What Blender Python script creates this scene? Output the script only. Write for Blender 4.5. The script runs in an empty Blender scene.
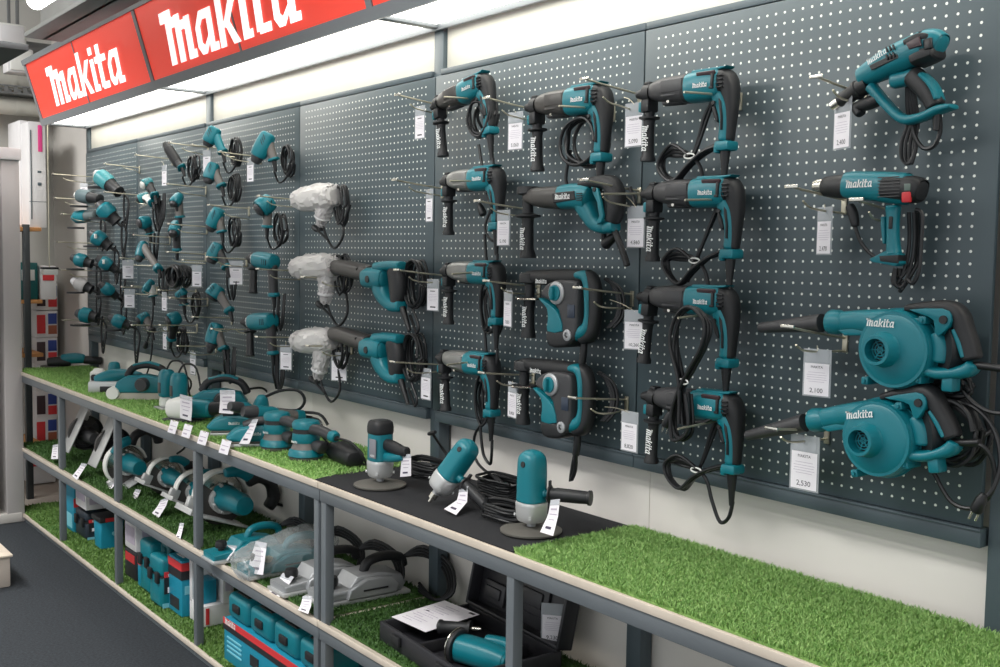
import bpy, bmesh, random
from math import sin, cos, pi, radians, tan, sqrt, atan2
from mathutils import Vector, Matrix, Euler
random.seed(7)
scn = bpy.context.scene
COL = scn.collection
# ------------------------------------------------------------------ camera
FPX = 1062.4; YAW, PITCH, ROLL = 0.910971, 0.0722492, 0.015641
CAM = Vector((0.0, -2.05, 1.64))
_cy, _sy, _cp, _sp = cos(YAW), sin(YAW), cos(PITCH), sin(PITCH)
W_ = Vector((-_sy*_cp, _cy*_cp, -_sp)); R0 = Vector((_cy, _sy, 0)); U0 = R0.cross(W_)
R_ = cos(ROLL)*R0 + sin(ROLL)*U0; U_ = -sin(ROLL)*R0 + cos(ROLL)*U0
def ray(u, v): return W_ + R_*((u-500)/FPX) - U_*((v-333.5)/FPX)
def P(u, v, y):
    d = ray(u, v); return CAM + d*((y-CAM.y)/d.y)
def PZ(u, v, z):
    d = ray(u, v); return CAM + d*((z-CAM.z)/d.z)
def PX(u, v, x):
    d = ray(u, v); return CAM + d*((x-CAM.x)/d.x)
def proj(p):
    d = Vector(p)-CAM; z = d.dot(W_)
    return 500+FPX*d.dot(R_)/z, 333.5-FPX*d.dot(U_)/z
cam = bpy.data.cameras.new('camera'); co = bpy.data.objects.new('camera', cam); COL.objects.link(co)
cam.sensor_width = 36; cam.lens = FPX*36/1000; cam.clip_start = .05; cam.clip_end = 60
m = Matrix((R_, U_, -W_)).transposed().to_4x4(); m.translation = CAM; co.matrix_world = m
scn.camera = co
# ------------------------------------------------------------------ materials
def lin(c):
    c = c/255.0
    return c/12.92 if c <= .04045 else ((c+.055)/1.055)**2.4
def rgb(*c): return tuple(lin(x) for x in c)+(1.0,)
def mat(name, col, rough=.5, metal=0, bump=0, scale=200, emit=None, es=1.0, alpha=1, spec=.5, vary=0, vscale=6):
    M = bpy.data.materials.new(name); M.use_nodes = True
    nt = M.node_tree; b = nt.nodes['Principled BSDF']
    b.inputs['Base Color'].default_value = rgb(*col)
    b.inputs['Roughness'].default_value = rough; b.inputs['Metallic'].default_value = metal
    b.inputs['Specular IOR Level'].default_value = spec
    b.inputs['Alpha'].default_value = alpha
    tc = nt.nodes.new('ShaderNodeTexCoord')
    if vary:
        n = nt.nodes.new('ShaderNodeTexNoise'); n.inputs['Scale'].default_value = vscale; n.inputs['Detail'].default_value = 5
        nt.links.new(tc.outputs['Object'], n.inputs['Vector'])
        r = nt.nodes.new('ShaderNodeValToRGB'); c = rgb(*col)
        r.color_ramp.elements[0].position = .3; r.color_ramp.elements[1].position = .7
        r.color_ramp.elements[0].color = tuple(x*(1-vary) for x in c[:3])+(1,)
        r.color_ramp.elements[1].color = tuple(min(1, x*(1+vary)) for x in c[:3])+(1,)
        nt.links.new(n.outputs['Fac'], r.inputs['Fac']); nt.links.new(r.outputs['Color'], b.inputs['Base Color'])
    if bump:
        n = nt.nodes.new('ShaderNodeTexNoise'); n.inputs['Scale'].default_value = scale; n.inputs['Detail'].default_value = 3
        nt.links.new(tc.outputs['Object'], n.inputs['Vector'])
        bm_ = nt.nodes.new('ShaderNodeBump'); bm_.inputs['Strength'].default_value = bump; bm_.inputs['Distance'].default_value = .002
        nt.links.new(n.outputs['Fac'], bm_.inputs['Height']); nt.links.new(bm_.outputs['Normal'], b.inputs['Normal'])
    if emit:
        b.inputs['Emission Color'].default_value = rgb(*emit); b.inputs['Emission Strength'].default_value = es
    return M
TEAL = mat('teal_plastic', (12, 115, 127), .38, bump=.05, scale=900)
BLACK = mat('black_rubber', (30, 31, 33), .5, bump=.15, scale=600)
CORD = mat('black_cord', (24, 25, 27), .42)
DGREY = mat('dark_grey_plastic', (58, 58, 60), .42)
GEAR = mat('graphite_housing', (74, 72, 70), .38, metal=.35)
ALU = mat('cast_aluminium', (196, 197, 196), .4, metal=.45, bump=.08, scale=300)
SILVD = mat('satin_gear_metal', (138, 138, 135), .36, metal=.5)
SILV = mat('silver_paint', (168, 170, 172), .36, metal=.35)
STEEL = mat('zinc_wire', (196, 190, 170), .33, metal=.75)
CHROME = mat('chrome', (215, 212, 200), .2, metal=.95)
WHITE = mat('white_plastic', (226, 226, 220), .45)
PAPER = mat('white_card', (238, 234, 238), .7)
INK = mat('printed_ink', (70, 62, 84), .7)
INKD = mat('dark_ink', (36, 32, 42), .7)
INKL = mat('faint_ink', (188, 178, 192), .7)
LOGO = mat('white_lettering', (236, 238, 236), .5)
RED = mat('red_plastic', (206, 44, 50), .45)
SLEEVE = mat('clear_sleeve', (214, 218, 222), .25, alpha=.4)
WRAP = mat('milky_plastic_wrap', (226, 222, 220), .28, alpha=.55, bump=.9, scale=45)
POST = mat('slate_steel_paint', (74, 86, 92), .42, bump=.06, scale=120)
POSTF = mat('grey_steel_front', (100, 106, 110), .42, bump=.08, scale=120, vary=.08)
WOOD = mat('pale_laminate', (206, 194, 178), .5, vary=.06, vscale=14)
BACKW = mat('white_back_panel', (228, 223, 216), .6, vary=.03, vscale=3)
FELT = mat('black_felt', (32, 33, 36), .95, bump=.5, scale=400)
PAD = mat('abrasive_pad', (92, 90, 84), .75, bump=.25, scale=500)
CARTON = mat('white_carton', (214, 212, 212), .6, vary=.03)
GREYW = mat('grey_paint', (194, 190, 184), .7, vary=.03, vscale=1.5)
BLUEBOX = mat('teal_carton', (18, 132, 158), .5)
REDP = mat('red_print', (206, 52, 56), .55)
BLKP = mat('black_print', (34, 34, 38), .55)
GREENP = mat('green_print', (96, 160, 110), .55)
LBLUE = mat('pale_blue_print', (120, 190, 205), .55)
NAVY = mat('navy_print', (44, 66, 140), .55)
CASE = mat('black_case_plastic', (42, 42, 46), .42, bump=.2, scale=300)
PEGC = mat('dark_label', (66, 48, 52), .4)
def pegboard_material():
    M = bpy.data.materials.new('perforated_board'); M.use_nodes = True; nt = M.node_tree; b = nt.nodes['Principled BSDF']
    tc = nt.nodes.new('ShaderNodeTexCoord'); sx = nt.nodes.new('ShaderNodeSeparateXYZ'); nt.links.new(tc.outputs['Object'], sx.inputs[0])
    def math(op, a, bb=None):
        n = nt.nodes.new('ShaderNodeMath'); n.operation = op
        for i, q in enumerate((a, bb)):
            if q is None: continue
            if isinstance(q, (int, float)): n.inputs[i].default_value = q
            else: nt.links.new(q, n.inputs[i])
        return n.outputs[0]
    def cell(s):
        f = math('FRACT', math('DIVIDE', s, .025)); d = math('SUBTRACT', f, .5); return math('MULTIPLY', d, d)
    r = math('SQRT', math('ADD', cell(sx.outputs[0]), cell(sx.outputs[2])))
    hole = math('LESS_THAN', r, .122)
    # no holes near the folded edges of the sheet
    inx = math('LESS_THAN', math('ABSOLUTE', sx.outputs[0]), .455); inz = math('LESS_THAN', math('ABSOLUTE', sx.outputs[2]), .54)
    hole = math('MULTIPLY', hole, math('MULTIPLY', inx, inz))
    n = nt.nodes.new('ShaderNodeTexNoise'); n.inputs['Scale'].default_value = 3; nt.links.new(tc.outputs['Object'], n.inputs['Vector'])
    rp = nt.nodes.new('ShaderNodeValToRGB'); rp.color_ramp.elements[0].color = rgb(62, 75, 80); rp.color_ramp.elements[1].color = rgb(71, 84, 89)
    nt.links.new(n.outputs['Fac'], rp.inputs['Fac'])
    mx = nt.nodes.new('ShaderNodeMix'); mx.data_type = 'RGBA'
    nt.links.new(hole, mx.inputs['Factor']); nt.links.new(rp.outputs['Color'], mx.inputs[6]); mx.inputs[7].default_value = rgb(224, 227, 220)
    nt.links.new(mx.outputs[2], b.inputs['Base Color']); b.inputs['Roughness'].default_value = .42
    return M
PEG = pegboard_material()
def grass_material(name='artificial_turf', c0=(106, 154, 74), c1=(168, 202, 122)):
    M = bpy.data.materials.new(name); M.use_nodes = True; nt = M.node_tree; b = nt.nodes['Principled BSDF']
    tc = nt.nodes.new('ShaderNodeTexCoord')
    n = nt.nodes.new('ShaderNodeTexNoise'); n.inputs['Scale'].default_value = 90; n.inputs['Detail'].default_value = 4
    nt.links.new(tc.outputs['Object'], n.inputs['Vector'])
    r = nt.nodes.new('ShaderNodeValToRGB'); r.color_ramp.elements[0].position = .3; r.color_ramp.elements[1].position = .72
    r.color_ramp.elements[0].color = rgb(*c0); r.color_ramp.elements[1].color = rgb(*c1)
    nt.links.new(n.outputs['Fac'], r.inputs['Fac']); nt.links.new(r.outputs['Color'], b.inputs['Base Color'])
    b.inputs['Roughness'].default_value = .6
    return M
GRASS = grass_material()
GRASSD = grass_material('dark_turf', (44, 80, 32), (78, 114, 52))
GRASSM = grass_material('mid_turf', (74, 112, 46), (118, 150, 78))  # medium green, between the other two turf tones
# ------------------------------------------------------------------ mesh builder
def catmull(rows, sub, closed=False):
    n = len(rows)
    if sub <= 1 or n < 3: return [tuple(r) for r in rows]
    out = []; segs = n if closed else n-1
    for i in range(segs):
        if closed: p0, p1, p2, p3 = rows[(i-1) % n], rows[i], rows[(i+1) % n], rows[(i+2) % n]
        else: p0, p1, p2, p3 = rows[max(i-1, 0)], rows[i], rows[i+1], rows[min(i+2, n-1)]
        for k in range(sub):
            t = k/sub; t2 = t*t; t3 = t2*t
            out.append(tuple(.5*((2*b)+(-a+c)*t+(2*a-5*b+4*c-d)*t2+(-a+3*b-3*c+d)*t3) for a, b, c, d in zip(p0, p1, p2, p3)))
    if not closed: out.append(tuple(rows[-1]))
    return out
def spw(x, e): return (abs(x)**e)*(1 if x >= 0 else -1)
class MB:
    def __init__(s): s.v = []; s.f = []; s.M = None
    def add(s, vs, fs):
        o = len(s.v)
        for p in vs:
            p = Vector(p); s.v.append(s.M @ p if s.M else p)
        s.f += [tuple(i+o for i in f) for f in fs]
        return s
    def bm_add(s, bm):
        bm.verts.index_update()
        s.add([v.co.copy() for v in bm.verts], [[v.index for v in f.verts] for f in bm.faces]); bm.free(); return s
    def box(s, c, size, bev=0, rot=None, seg=2):
        bm = bmesh.new(); bmesh.ops.create_cube(bm, size=1)
        bmesh.ops.scale(bm, vec=size, verts=bm.verts)
        if bev: bmesh.ops.bevel(bm, geom=bm.edges[:], offset=bev, segments=seg, affect='EDGES', profile=.5, clamp_overlap=True)
        if rot: bmesh.ops.rotate(bm, matrix=Euler(rot).to_matrix(), verts=bm.verts)
        bmesh.ops.translate(bm, vec=c, verts=bm.verts)
        return s.bm_add(bm)
    def plate(s, pts, y0, y1, bev=0, seg=3, axis='y', sub=1):
        if sub > 1: pts = catmull(pts, sub, True)
        bm = bmesh.new()
        if axis == 'y': mk = lambda a, b, h: (a, h, b)
        elif axis == 'x': mk = lambda a, b, h: (h, a, b)
        else: mk = lambda a, b, h: (a, b, h)
        A = [bm.verts.new(mk(p[0], p[1], y0)) for p in pts]; B = [bm.verts.new(mk(p[0], p[1], y1)) for p in pts]
        f0 = bm.faces.new(A); f1 = bm.faces.new(B[::-1]); n = len(A)
        for i in range(n): bm.faces.new((A[i], B[i], B[(i+1) % n], A[(i+1) % n]))
        bmesh.ops.recalc_face_normals(bm, faces=bm.faces[:])
        if bev:
            ed = list(f0.edges)+list(f1.edges)
            bmesh.ops.bevel(bm, geom=ed, offset=bev, segments=seg, affect='EDGES', profile=.5, clamp_overlap=True)
        return s.bm_add(bm)
    def loft(s, rows, n=16, e=2.3, sub=4, out=(0, -1, 0), cap=.35, closed=False):
        # rows: (x, y, z, half_in_plane, half_out_of_plane) or (x, z, hw, ht)
        rr = [(r[0], 0.0, r[1], r[2], r[3]) if len(r) == 4 else tuple(r) for r in rows]
        rr = catmull(rr, sub, closed); O = Vector(out)
        C = [Vector(r[:3]) for r in rr]; N = len(rr); rings = []
        for i in range(N):
            a = C[(i-1) % N] if closed else C[max(i-1, 0)]; b = C[(i+1) % N] if closed else C[min(i+1, N-1)]
            t = (b-a).normalized(); sd = O.cross(t)
            sd = sd.normalized() if sd.length > 1e-5 else Vector((1, 0, 0))
            oo = t.cross(sd).normalized()
            rings.append([C[i], sd, oo, t, rr[i][3], rr[i][4]])
        seq = []
        if not closed and cap:
            c, sd, oo, t, h, g = rings[0]; q = min(h, g)*cap
            seq.append((c-t*q*.0, sd, oo, h*(1-cap), g*(1-cap)))
            seq.append((c+t*q*.3, sd, oo, h*(1-cap*.3), g*(1-cap*.3)))
            seq.append((c+t*q, sd, oo, h, g))
            for r in rings[1:-1]: seq.append((r[0], r[1], r[2], r[4], r[5]))
            c, sd, oo, t, h, g = rings[-1]; q = min(h, g)*cap
            seq.append((c-t*q, sd, oo, h, g)); seq.append((c-t*q*.3, sd, oo, h*(1-cap*.3), g*(1-cap*.3))); seq.append((c, sd, oo, h*(1-cap), g*(1-cap)))
        else: seq = [(r[0], r[1], r[2], r[4], r[5]) for r in rings]
        vs = []; fs = []
        for c, sd, oo, h, g in seq:
            for k in range(n):
                a = 2*pi*k/n; vs.append(c+sd*(h*spw(cos(a), 2/e))+oo*(g*spw(sin(a), 2/e)))
        L = len(seq)
        for i in range(L if closed else L-1):
            j = (i+1) % L
            for k in range(n): fs.append((i*n+k, i*n+(k+1) % n, j*n+(k+1) % n, j*n+k))
        if not closed: fs.append(tuple(range(n))[::-1]); fs.append(tuple((L-1)*n+k for k in range(n)))
        return s.add(vs, fs)
    def lathe(s, prof, org=(0, 0, 0), axis=(1, 0, 0), n=20):
        A = Vector(axis).normalized(); T = Vector((0, 0, 1)) if abs(A.z) < .9 else Vector((1, 0, 0))
        X = A.cross(T).normalized(); Y = A.cross(X); O = Vector(org); vs = []; fs = []
        for h, r in prof:
            for k in range(n):
                a = 2*pi*k/n; vs.append(O+A*h+X*(r*cos(a))+Y*(r*sin(a)))
        L = len(prof)
        for i in range(L-1):
            for k in range(n): fs.append((i*n+k, i*n+(k+1) % n, (i+1)*n+(k+1) % n, (i+1)*n+k))
        if prof[0][1] > 1e-5: fs.append(tuple(range(n))[::-1])
        if prof[-1][1] > 1e-5: fs.append(tuple((L-1)*n+k for k in range(n)))
        return s.add(vs, fs)
    def tube(s, pts, r, n=8, sub=5, closed=False):
        pp = [Vector(p) for p in catmull([tuple(p) for p in pts], sub, closed)]
        N = len(pp); vs = []; fs = []; nrm = None
        for i in range(N):
            a = pp[(i-1) % N] if closed else pp[max(i-1, 0)]; b = pp[(i+1) % N] if closed else pp[min(i+1, N-1)]
            t = (b-a); t = t.normalized() if t.length > 1e-9 else Vector((0, 0, 1))
            if nrm is None: nrm = t.orthogonal().normalized()
            nrm = (nrm-t*nrm.dot(t)); nrm = nrm.normalized() if nrm.length > 1e-6 else t.orthogonal().normalized()
            bn = t.cross(nrm)
            for k in range(n):
                q = 2*pi*k/n; vs.append(pp[i]+nrm*(r*cos(q))+bn*(r*sin(q)))
        for i in range(N if closed else N-1):
            j = (i+1) % N
            for k in range(n): fs.append((i*n+k, i*n+(k+1) % n, j*n+(k+1) % n, j*n+k))
        if not closed: fs.append(tuple(range(n))[::-1]); fs.append(tuple((N-1)*n+k for k in range(n)))
        return s.add(vs, fs)
    def build(s, name, material, parent=None, label=None, ang=38):
        me = bpy.data.meshes.new(name); me.from_pydata([tuple(v) for v in s.v], [], s.f); me.validate()
        bm = bmesh.new(); bm.from_mesh(me); bmesh.ops.recalc_face_normals(bm, faces=bm.faces[:]); bm.to_mesh(me); bm.free()
        me.polygons.foreach_set('use_smooth', [True]*len(me.polygons))
        me.set_sharp_from_angle(angle=radians(ang))
        me.materials.append(material)
        o = bpy.data.objects.new(name, me); COL.objects.link(o)
        if parent: o.parent = parent
        if label: o['label'] = label
        return o
def tag(o, label, cat, group=None, kind=None):
    if label: o['label'] = label
    if cat: o['category'] = cat
    if group: o['group'] = group
    if kind: o['kind'] = kind
    return o
def thing(name, label, cat, loc=(0, 0, 0), rot=(0, 0, 0), group=None):
    o = bpy.data.objects.new(name, None); COL.objects.link(o); o.empty_display_size = .05
    o.location = loc; o.rotation_euler = rot
    return tag(o, label, cat, group)
def structure(name, mb, material):
    o = mb.build(name, material); o['kind'] = 'structure'; return o
def copy_tree(o, parent=None):
    c = o.copy(); COL.objects.link(c)
    if parent: c.parent = parent
    for ch in list(o.children): copy_tree(ch, c)
    return c
class Tr:
    # traces an outline from a zoomed crop (x0, y0, scale) onto the tool's own vertical plane y = yp
    def __init__(s, x0, y0, sc, ax, ay, yp):
        s.x0, s.y0, s.sc, s.yp = x0, y0, sc, yp; s.o = P(x0+ax*sc, y0+ay*sc, yp)
        a = P(x0+ax*sc+10, y0+ay*sc, yp); b = P(x0+ax*sc, y0+ay*sc+10, yp)
        s.kx = (a.x-s.o.x)/10*sc; s.kz = (s.o.z-b.z)/10*sc
    def __call__(s, X, Y):
        p = P(s.x0+X*s.sc, s.y0+Y*s.sc, s.yp)-s.o; return (p.x, p.z)
    def l(s, *rows): return [(*s(r[0], r[1]), r[2], r[3]) for r in rows]
    def poly(s, *pts): return [s(*p) for p in pts]
    def p3(s, pts, y=0): return [(*((lambda q: (q[0], p[2] if len(p) > 2 else y, q[1]))(s(p[0], p[1]))),) for p in pts]
# ------------------------------------------------------------------ lettering
def logo_mesh(mb, x0, z0, w, y, vertical=False, shear=.16, yaw=None):
    # slanted slab lettering reading Makita, width w, drawn in the xz plane facing -y
    S = []
    def q(x, z, x1, z1): S.append([(x, z), (x1, z), (x1, z1), (x, z1)])
    # M
    q(-.18, .84, .26, 1.06); q(0, 0, .21, 1.06); q(.2, .70, .46, .90); q(.34, 0, .55, .92); q(.54, .60, .8, .78); q(.68, 0, .89, .82); q(.88, 0, .98, .16)
    def a(x):
        S.append([(x, .16), (x+.17, .22), (x+.17, .52), (x, .52)]); S.append([(x, .52), (x+.17, .52), (x+.26, .63), (x+.18, .80)])
        S.append([(x+.18, .80), (x+.26, .63), (x+.42, .63), (x+.42, .80)]); q(x+.40, 0, x+.58, .80)
        S.append([(x, .16), (x+.12, 0), (x+.24, .16), (x+.17, .22)]); S.append([(x+.12, 0), (x+.28, 0), (x+.42, .20), (x+.42, .34), (x+.24, .16)]); q(x+.56, 0, x+.70, .15)
    a(1.04)
    # k
    q(1.78, 0, 1.97, 1.08); S.append([(1.93, .36), (2.22, .82), (2.44, .82), (2.08, .30)]); S.append([(1.97, .44), (2.1, .5), (2.42, 0), (2.2, 0)])
    # i
    q(2.5, 0, 2.7, .78); q(2.5, .88, 2.7, 1.06); q(2.68, 0, 2.8, .15)
    # t
    q(2.9, .05, 3.1, 1.06); q(2.76, .64, 3.34, .80); q(2.98, 0, 3.32, .16)
    a(3.4)
    k = w/4.25
    for pol in S:
        pts = [((x+.16+z*shear)*k, (z)*k) for x, z in pol]
        if vertical: vs = [(x0+b*1.35, y, z0-a_) for a_, b in pts]
        else: vs = [(x0+a_, y, z0+b) for a_, b in pts]
        mb.add(vs, [tuple(range(len(vs)))])
    return mb
_txt = {}
def text_geo(s):
    if s not in _txt:
        c = bpy.data.curves.new('t', 'FONT'); c.body = s; c.size = 1; c.align_x = 'CENTER'; c.resolution_u = 3
        o = bpy.data.objects.new('t', c); COL.objects.link(o)
        dg = bpy.context.evaluated_depsgraph_get(); dg.update()
        me = bpy.data.meshes.new_from_object(o.evaluated_get(dg))
        _txt[s] = ([v.co.copy() for v in me.vertices], [tuple(p.vertices) for p in me.polygons])
        bpy.data.objects.remove(o); bpy.data.curves.remove(c); bpy.data.meshes.remove(me)
    return _txt[s]
def text_add(mb, s, x, z, size, y):
    vs, fs = text_geo(s)
    return mb.add([(x+v.x*size, y, z+v.y*size) for v in vs], fs)
# ------------------------------------------------------------------ the setting
BX = [-1.06, -2.035, -3.02, -4.01, -4.99, -5.96, -6.90]
SZ, LZ, BZ, FY = .905, .448, .045, -.43
PEGZ0, PEGZ1 = 1.112, 2.243
CARPET = mat('charcoal_carpet', (37, 42, 47), .97, bump=1, scale=140, vary=.4, vscale=90)
CONC = mat('pale_concrete', (176, 166, 156), .7, vary=.06)
CEIL = mat('grey_ceiling_sheet', (112, 114, 116), .7)
structure('floor', MB().box((-4, -2.5, -.02), (14, 8, .04)), CARPET)
o = structure('floor_pale_strip', MB().box((-7.5, .0, .001), (1.1, .80, .004)), CONC)
structure('wall_back', MB().box((-4, .12, 2), (10, .06, 4.0)), GREYW)
structure('wall_left', MB().box((-8.0, -2.5, 2), (.08, 6, 4.0)), mat('light_grey_paint', (186, 184, 178), .7, vary=.03, vscale=1.5))
mb = MB().box((-4, -2.5, 4.02), (14, 8, .04))
structure('ceiling', mb, CEIL)
# ceiling steelwork, ducts and lamp in the top left corner
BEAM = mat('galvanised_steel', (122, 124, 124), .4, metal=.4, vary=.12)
BEAMD = mat('dark_grey_steel', (84, 86, 88), .5, metal=.3)  # darker grey steel for the wide roof beam
DUCT = mat('pale_duct', (196, 194, 184), .45)
def xbeam(name, label, u, v, y, h, d, x0, x1, M, flange=.02):
    p = P(u, v, y); t = thing(name, label, 'beam', ((x0+x1)/2, y, p.z))
    L = x1-x0
    MB().box((0, 0, h/2), (L, .02, h), .003).build('web', M, t)
    MB().box((0, 0, flange/2), (L, d, flange), .003).build('bottom_flange', M, t)
    MB().box((0, 0, h-flange/2), (L, d, flange), .003).build('top_flange', M, t)
    return t
xbeam('roof_beam', 'grey steel roof beam running above the red sign, nearest to it', 50, 36, -.72, .26, .16, P(43, 38, -.72).x, -3.4, BEAM)
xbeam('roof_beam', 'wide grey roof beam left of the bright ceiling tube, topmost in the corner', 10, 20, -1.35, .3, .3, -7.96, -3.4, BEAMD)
p = P(36, 7, -1.15)
t = thing('fluorescent_lamp', 'glowing fluorescent tube lamp under the dark ceiling', 'lamp', (p.x+.95, p.y, p.z+.02))
LAMP = mat('lamp_glow', (255, 255, 255), .5, emit=(255, 255, 250), es=9)
MB().lathe([(-.95, .0), (-.95, .028), (.95, .028), (.95, 0)], axis=(1, 0, 0)).build('tube', LAMP, t)
MB().box((0, 0, .07), (1.95, .16, .06), .012).build('fixture_body', WHITE, t)
for s in (-.93, .93): MB().box((s, 0, .03), (.03, .05, .08), .004).build('end_socket', WHITE, t)
def ydir_duct(name, label, u, v, r, M, x=-7.9, n=24):
    p = PX(u, v, x); t = thing(name, label, 'duct', (x, -1.0, p.z))
    MB().lathe([(-1.2, r*.85), (-1.2, r), (1.06, r), (1.06, r*.85)], axis=(0, 1, 0), n=n).build('pipe', M, t)
    for y in (-.6, .2, .8): MB().lathe([(y, r), (y, r*1.05), (y+.03, r*1.05), (y+.03, r)], axis=(0, 1, 0), n=n).build('seam_collar', M, t)
    return t
ydir_duct('air_duct', 'cream round air duct crossing left of the red sign, middle one', 12, 79, .075, DUCT)
ydir_duct('air_duct', 'cream round air duct just above the white carton stack', 12, 106, .06, DUCT, -7.8)
ydir_duct('air_duct', 'grey round pipe high in the corner above the cream ducts', 12, 47, .05, BEAM, -7.7)
p = PX(12, 92, -7.75)
t = thing('cable_tray', 'perforated grey cable tray hanging between two cream ducts', 'cable tray', (-7.75, -1.0, p.z))
MB().box((0, 0, -.02), (.16, 2.1, .006), .001).build('tray_floor', BEAM, t)
for s in (-1, 1):
    m_ = MB()
    m_.box((s*.08, 0, -.015), (.006, 2.1, .01)).box((s*.08, 0, .03), (.006, 2.1, .01))
    for k in range(36): m_.box((s*.08, -1.02+k*.06, .008), (.006, .022, .04))
    m_.build('tray_side', BEAM, t)
p = PX(9, 36, -7.6)
t = thing('junction_box', 'white box fixed to the pipe high in the left corner', 'box', tuple(p))
MB().box((0, 0, 0), (.16, .18, .14), .015).build('body', WHITE, t); MB().box((.085, 0, 0), (.012, .15, .11), .004).build('lid', CARTON, t); MB().box((0, 0, (4.0-p.z+.06)/2), (.02, .02, 4.0-p.z-.06), .002).build('hanging_rod', BEAM, t)
p = PX(18, 62, -7.6)
t = thing('junction_box', 'white box between the grey pipe and the cream duct', 'box', tuple(p))
MB().box((0, 0, 0), (.14, .16, .16), .012).build('body', CARTON, t); MB().box((.075, 0, 0), (.012, .13, .13), .004).build('lid', WHITE, t); MB().box((0, 0, (4.0-p.z+.07)/2), (.02, .02, 4.0-p.z-.07), .002).build('hanging_rod', BEAM, t)
# ------------------------------------------------------------------ perforated boards
desc = ['perforated slate board behind the heat guns and leaf blowers', 'perforated slate board behind the two columns of side-handled rotary hammers',
        'perforated slate board behind the grey wrapped drills, half bare', 'perforated slate board behind the teal drills with side handles on the left',
        'perforated slate board behind the middle left columns of small drills', 'perforated slate board at the far left end behind crowded small tools']
for k in range(6):
    x0, x1 = BX[k+1], BX[k]
    o = MB().box((0, .006, 0), (x1-x0-.004, .012, PEGZ1-PEGZ0), .0025).build('pegboard_panel', PEG)
    o.location = ((x0+x1)/2, 0, (PEGZ0+PEGZ1)/2); tag(o, desc[k], 'pegboard', 'perforated boards along the wall')
# ------------------------------------------------------------------ frame behind the boards
t = thing('wall_frame', 'slate steel frame of posts and rails holding the perforated boards', 'frame', ((BX[0]+BX[6])/2, 0, 0))
ox = t.location.x
for k, x in enumerate(BX):
    w = .055
    ht = 2.41 if k % 2 == 0 else .88
    MB().box((x-ox+(.0 if k else .035), .035, ht/2), (w, .046, ht), .003).build('post', POST, t)
for k in range(6):
    x0, x1 = BX[k+1]+.028, BX[k]-.028
    if k == 0: x1 += .03
    if k % 2 == 0: x0 -= .0275
    else: x1 += .0275
    MB().box(((x0+x1)/2-ox, .014, 1.091), (x1-x0, .04, .038), .003).box(((x0+x1)/2-ox+0, -.002, 1.108), (x1-x0, .016, .006), .002).build('bottom_rail', POST, t)
    MB().box(((x0+x1)/2-ox, .016, 2.255), (x1-x0, .03, .020), .003).build('top_rail', POST, t)
CREAM = mat('opal_panel', (212, 210, 200), .5, emit=(240, 234, 214), es=.03, vary=.03)
cd = ['cream opal strip panel above the rotary hammers and heat guns at the right', 'cream opal strip panel left of the centre post above the wrapped drills', 'short cream opal strip panel at the far left under the first red sign']
for k in range(3):
    x0, x1 = BX[2*k+2]+.03, BX[2*k]-.03
    m_ = MB().box((0, 0, 0), (x1-x0, .008, .145), .002)
    o = m_.build('opal_panel', CREAM); o.location = ((x0+x1)/2, .03, 2.336); tag(o, cd[k], 'panel', 'opal panels above the perforated boards')
bd = ['under the leaf blowers', 'behind the black case and the upright polisher', 'behind the silver planers', 'behind the teal circular saws', 'behind the white dust bags and belt sanders', 'at the far left behind the dark saws']
for k in range(6):
    x0, x1 = BX[k+1]+(.029 if k % 2 else .001), BX[k]-(.001 if k % 2 else .029)
    if k == 0: x1 += .02
    o = MB().box((0, 0, 0), (x1-x0, .008, 1.07), .001).build('back_panel', BACKW); o.location = ((x0+x1)/2, .066, .536)
    tag(o, 'off-white rear panel of the shelving '+bd[k], 'panel', 'rear panels of the shelving')
# ------------------------------------------------------------------ shelving
def rack(label, xa, xb, uprights):
    t = thing('shelving_unit', label, 'shelving', ((xa+xb)/2, -.2, 0)); cx = t.location.x; L = xb-xa
    def bx(c, s, b=.002): return MB().box((c[0]-cx, c[1]+.2, c[2]), s, b)
    for x in uprights:
        bx((x, FY+.015, SZ/2-.012), (.031, .032, SZ-.03), .003).build('front_upright', POSTF, t)
    for z, nm in ((SZ, 'top_shelf'), (LZ, 'lower_shelf'), (BZ, 'base_shelf')):
        sh = bx(((xa+xb)/2, -.213, z-.016), (L, .42, .018)).build(nm, WOOD, t)
        bx(((xa+xb)/2, FY-.004, z-.008), (L, .012, .02), .002).build('shelf_edging', WOOD, sh)
    for z, nm in ((SZ-.04, 'top_rail'), (LZ-.04, 'lower_rail')):
        bx(((xa+xb)/2, FY+.006, z), (L, .02, .042), .004).build(nm, POSTF, t)
    bx(((xa+xb)/2, FY+.01, .015), (L, .02, .03), .003).build('plinth', POSTF, t)
    return t
rack('long grey steel two-tier shelving under the left half of the tool wall', BX[6]-.02, -3.022, [BX[6], -5.99, -5.06, -4.075, -3.048])
rack('grey steel two-tier shelving under the right half with the black felt mat', -3.018, -.45, [-2.998, -2.03, -1.06, -.47])
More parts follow.
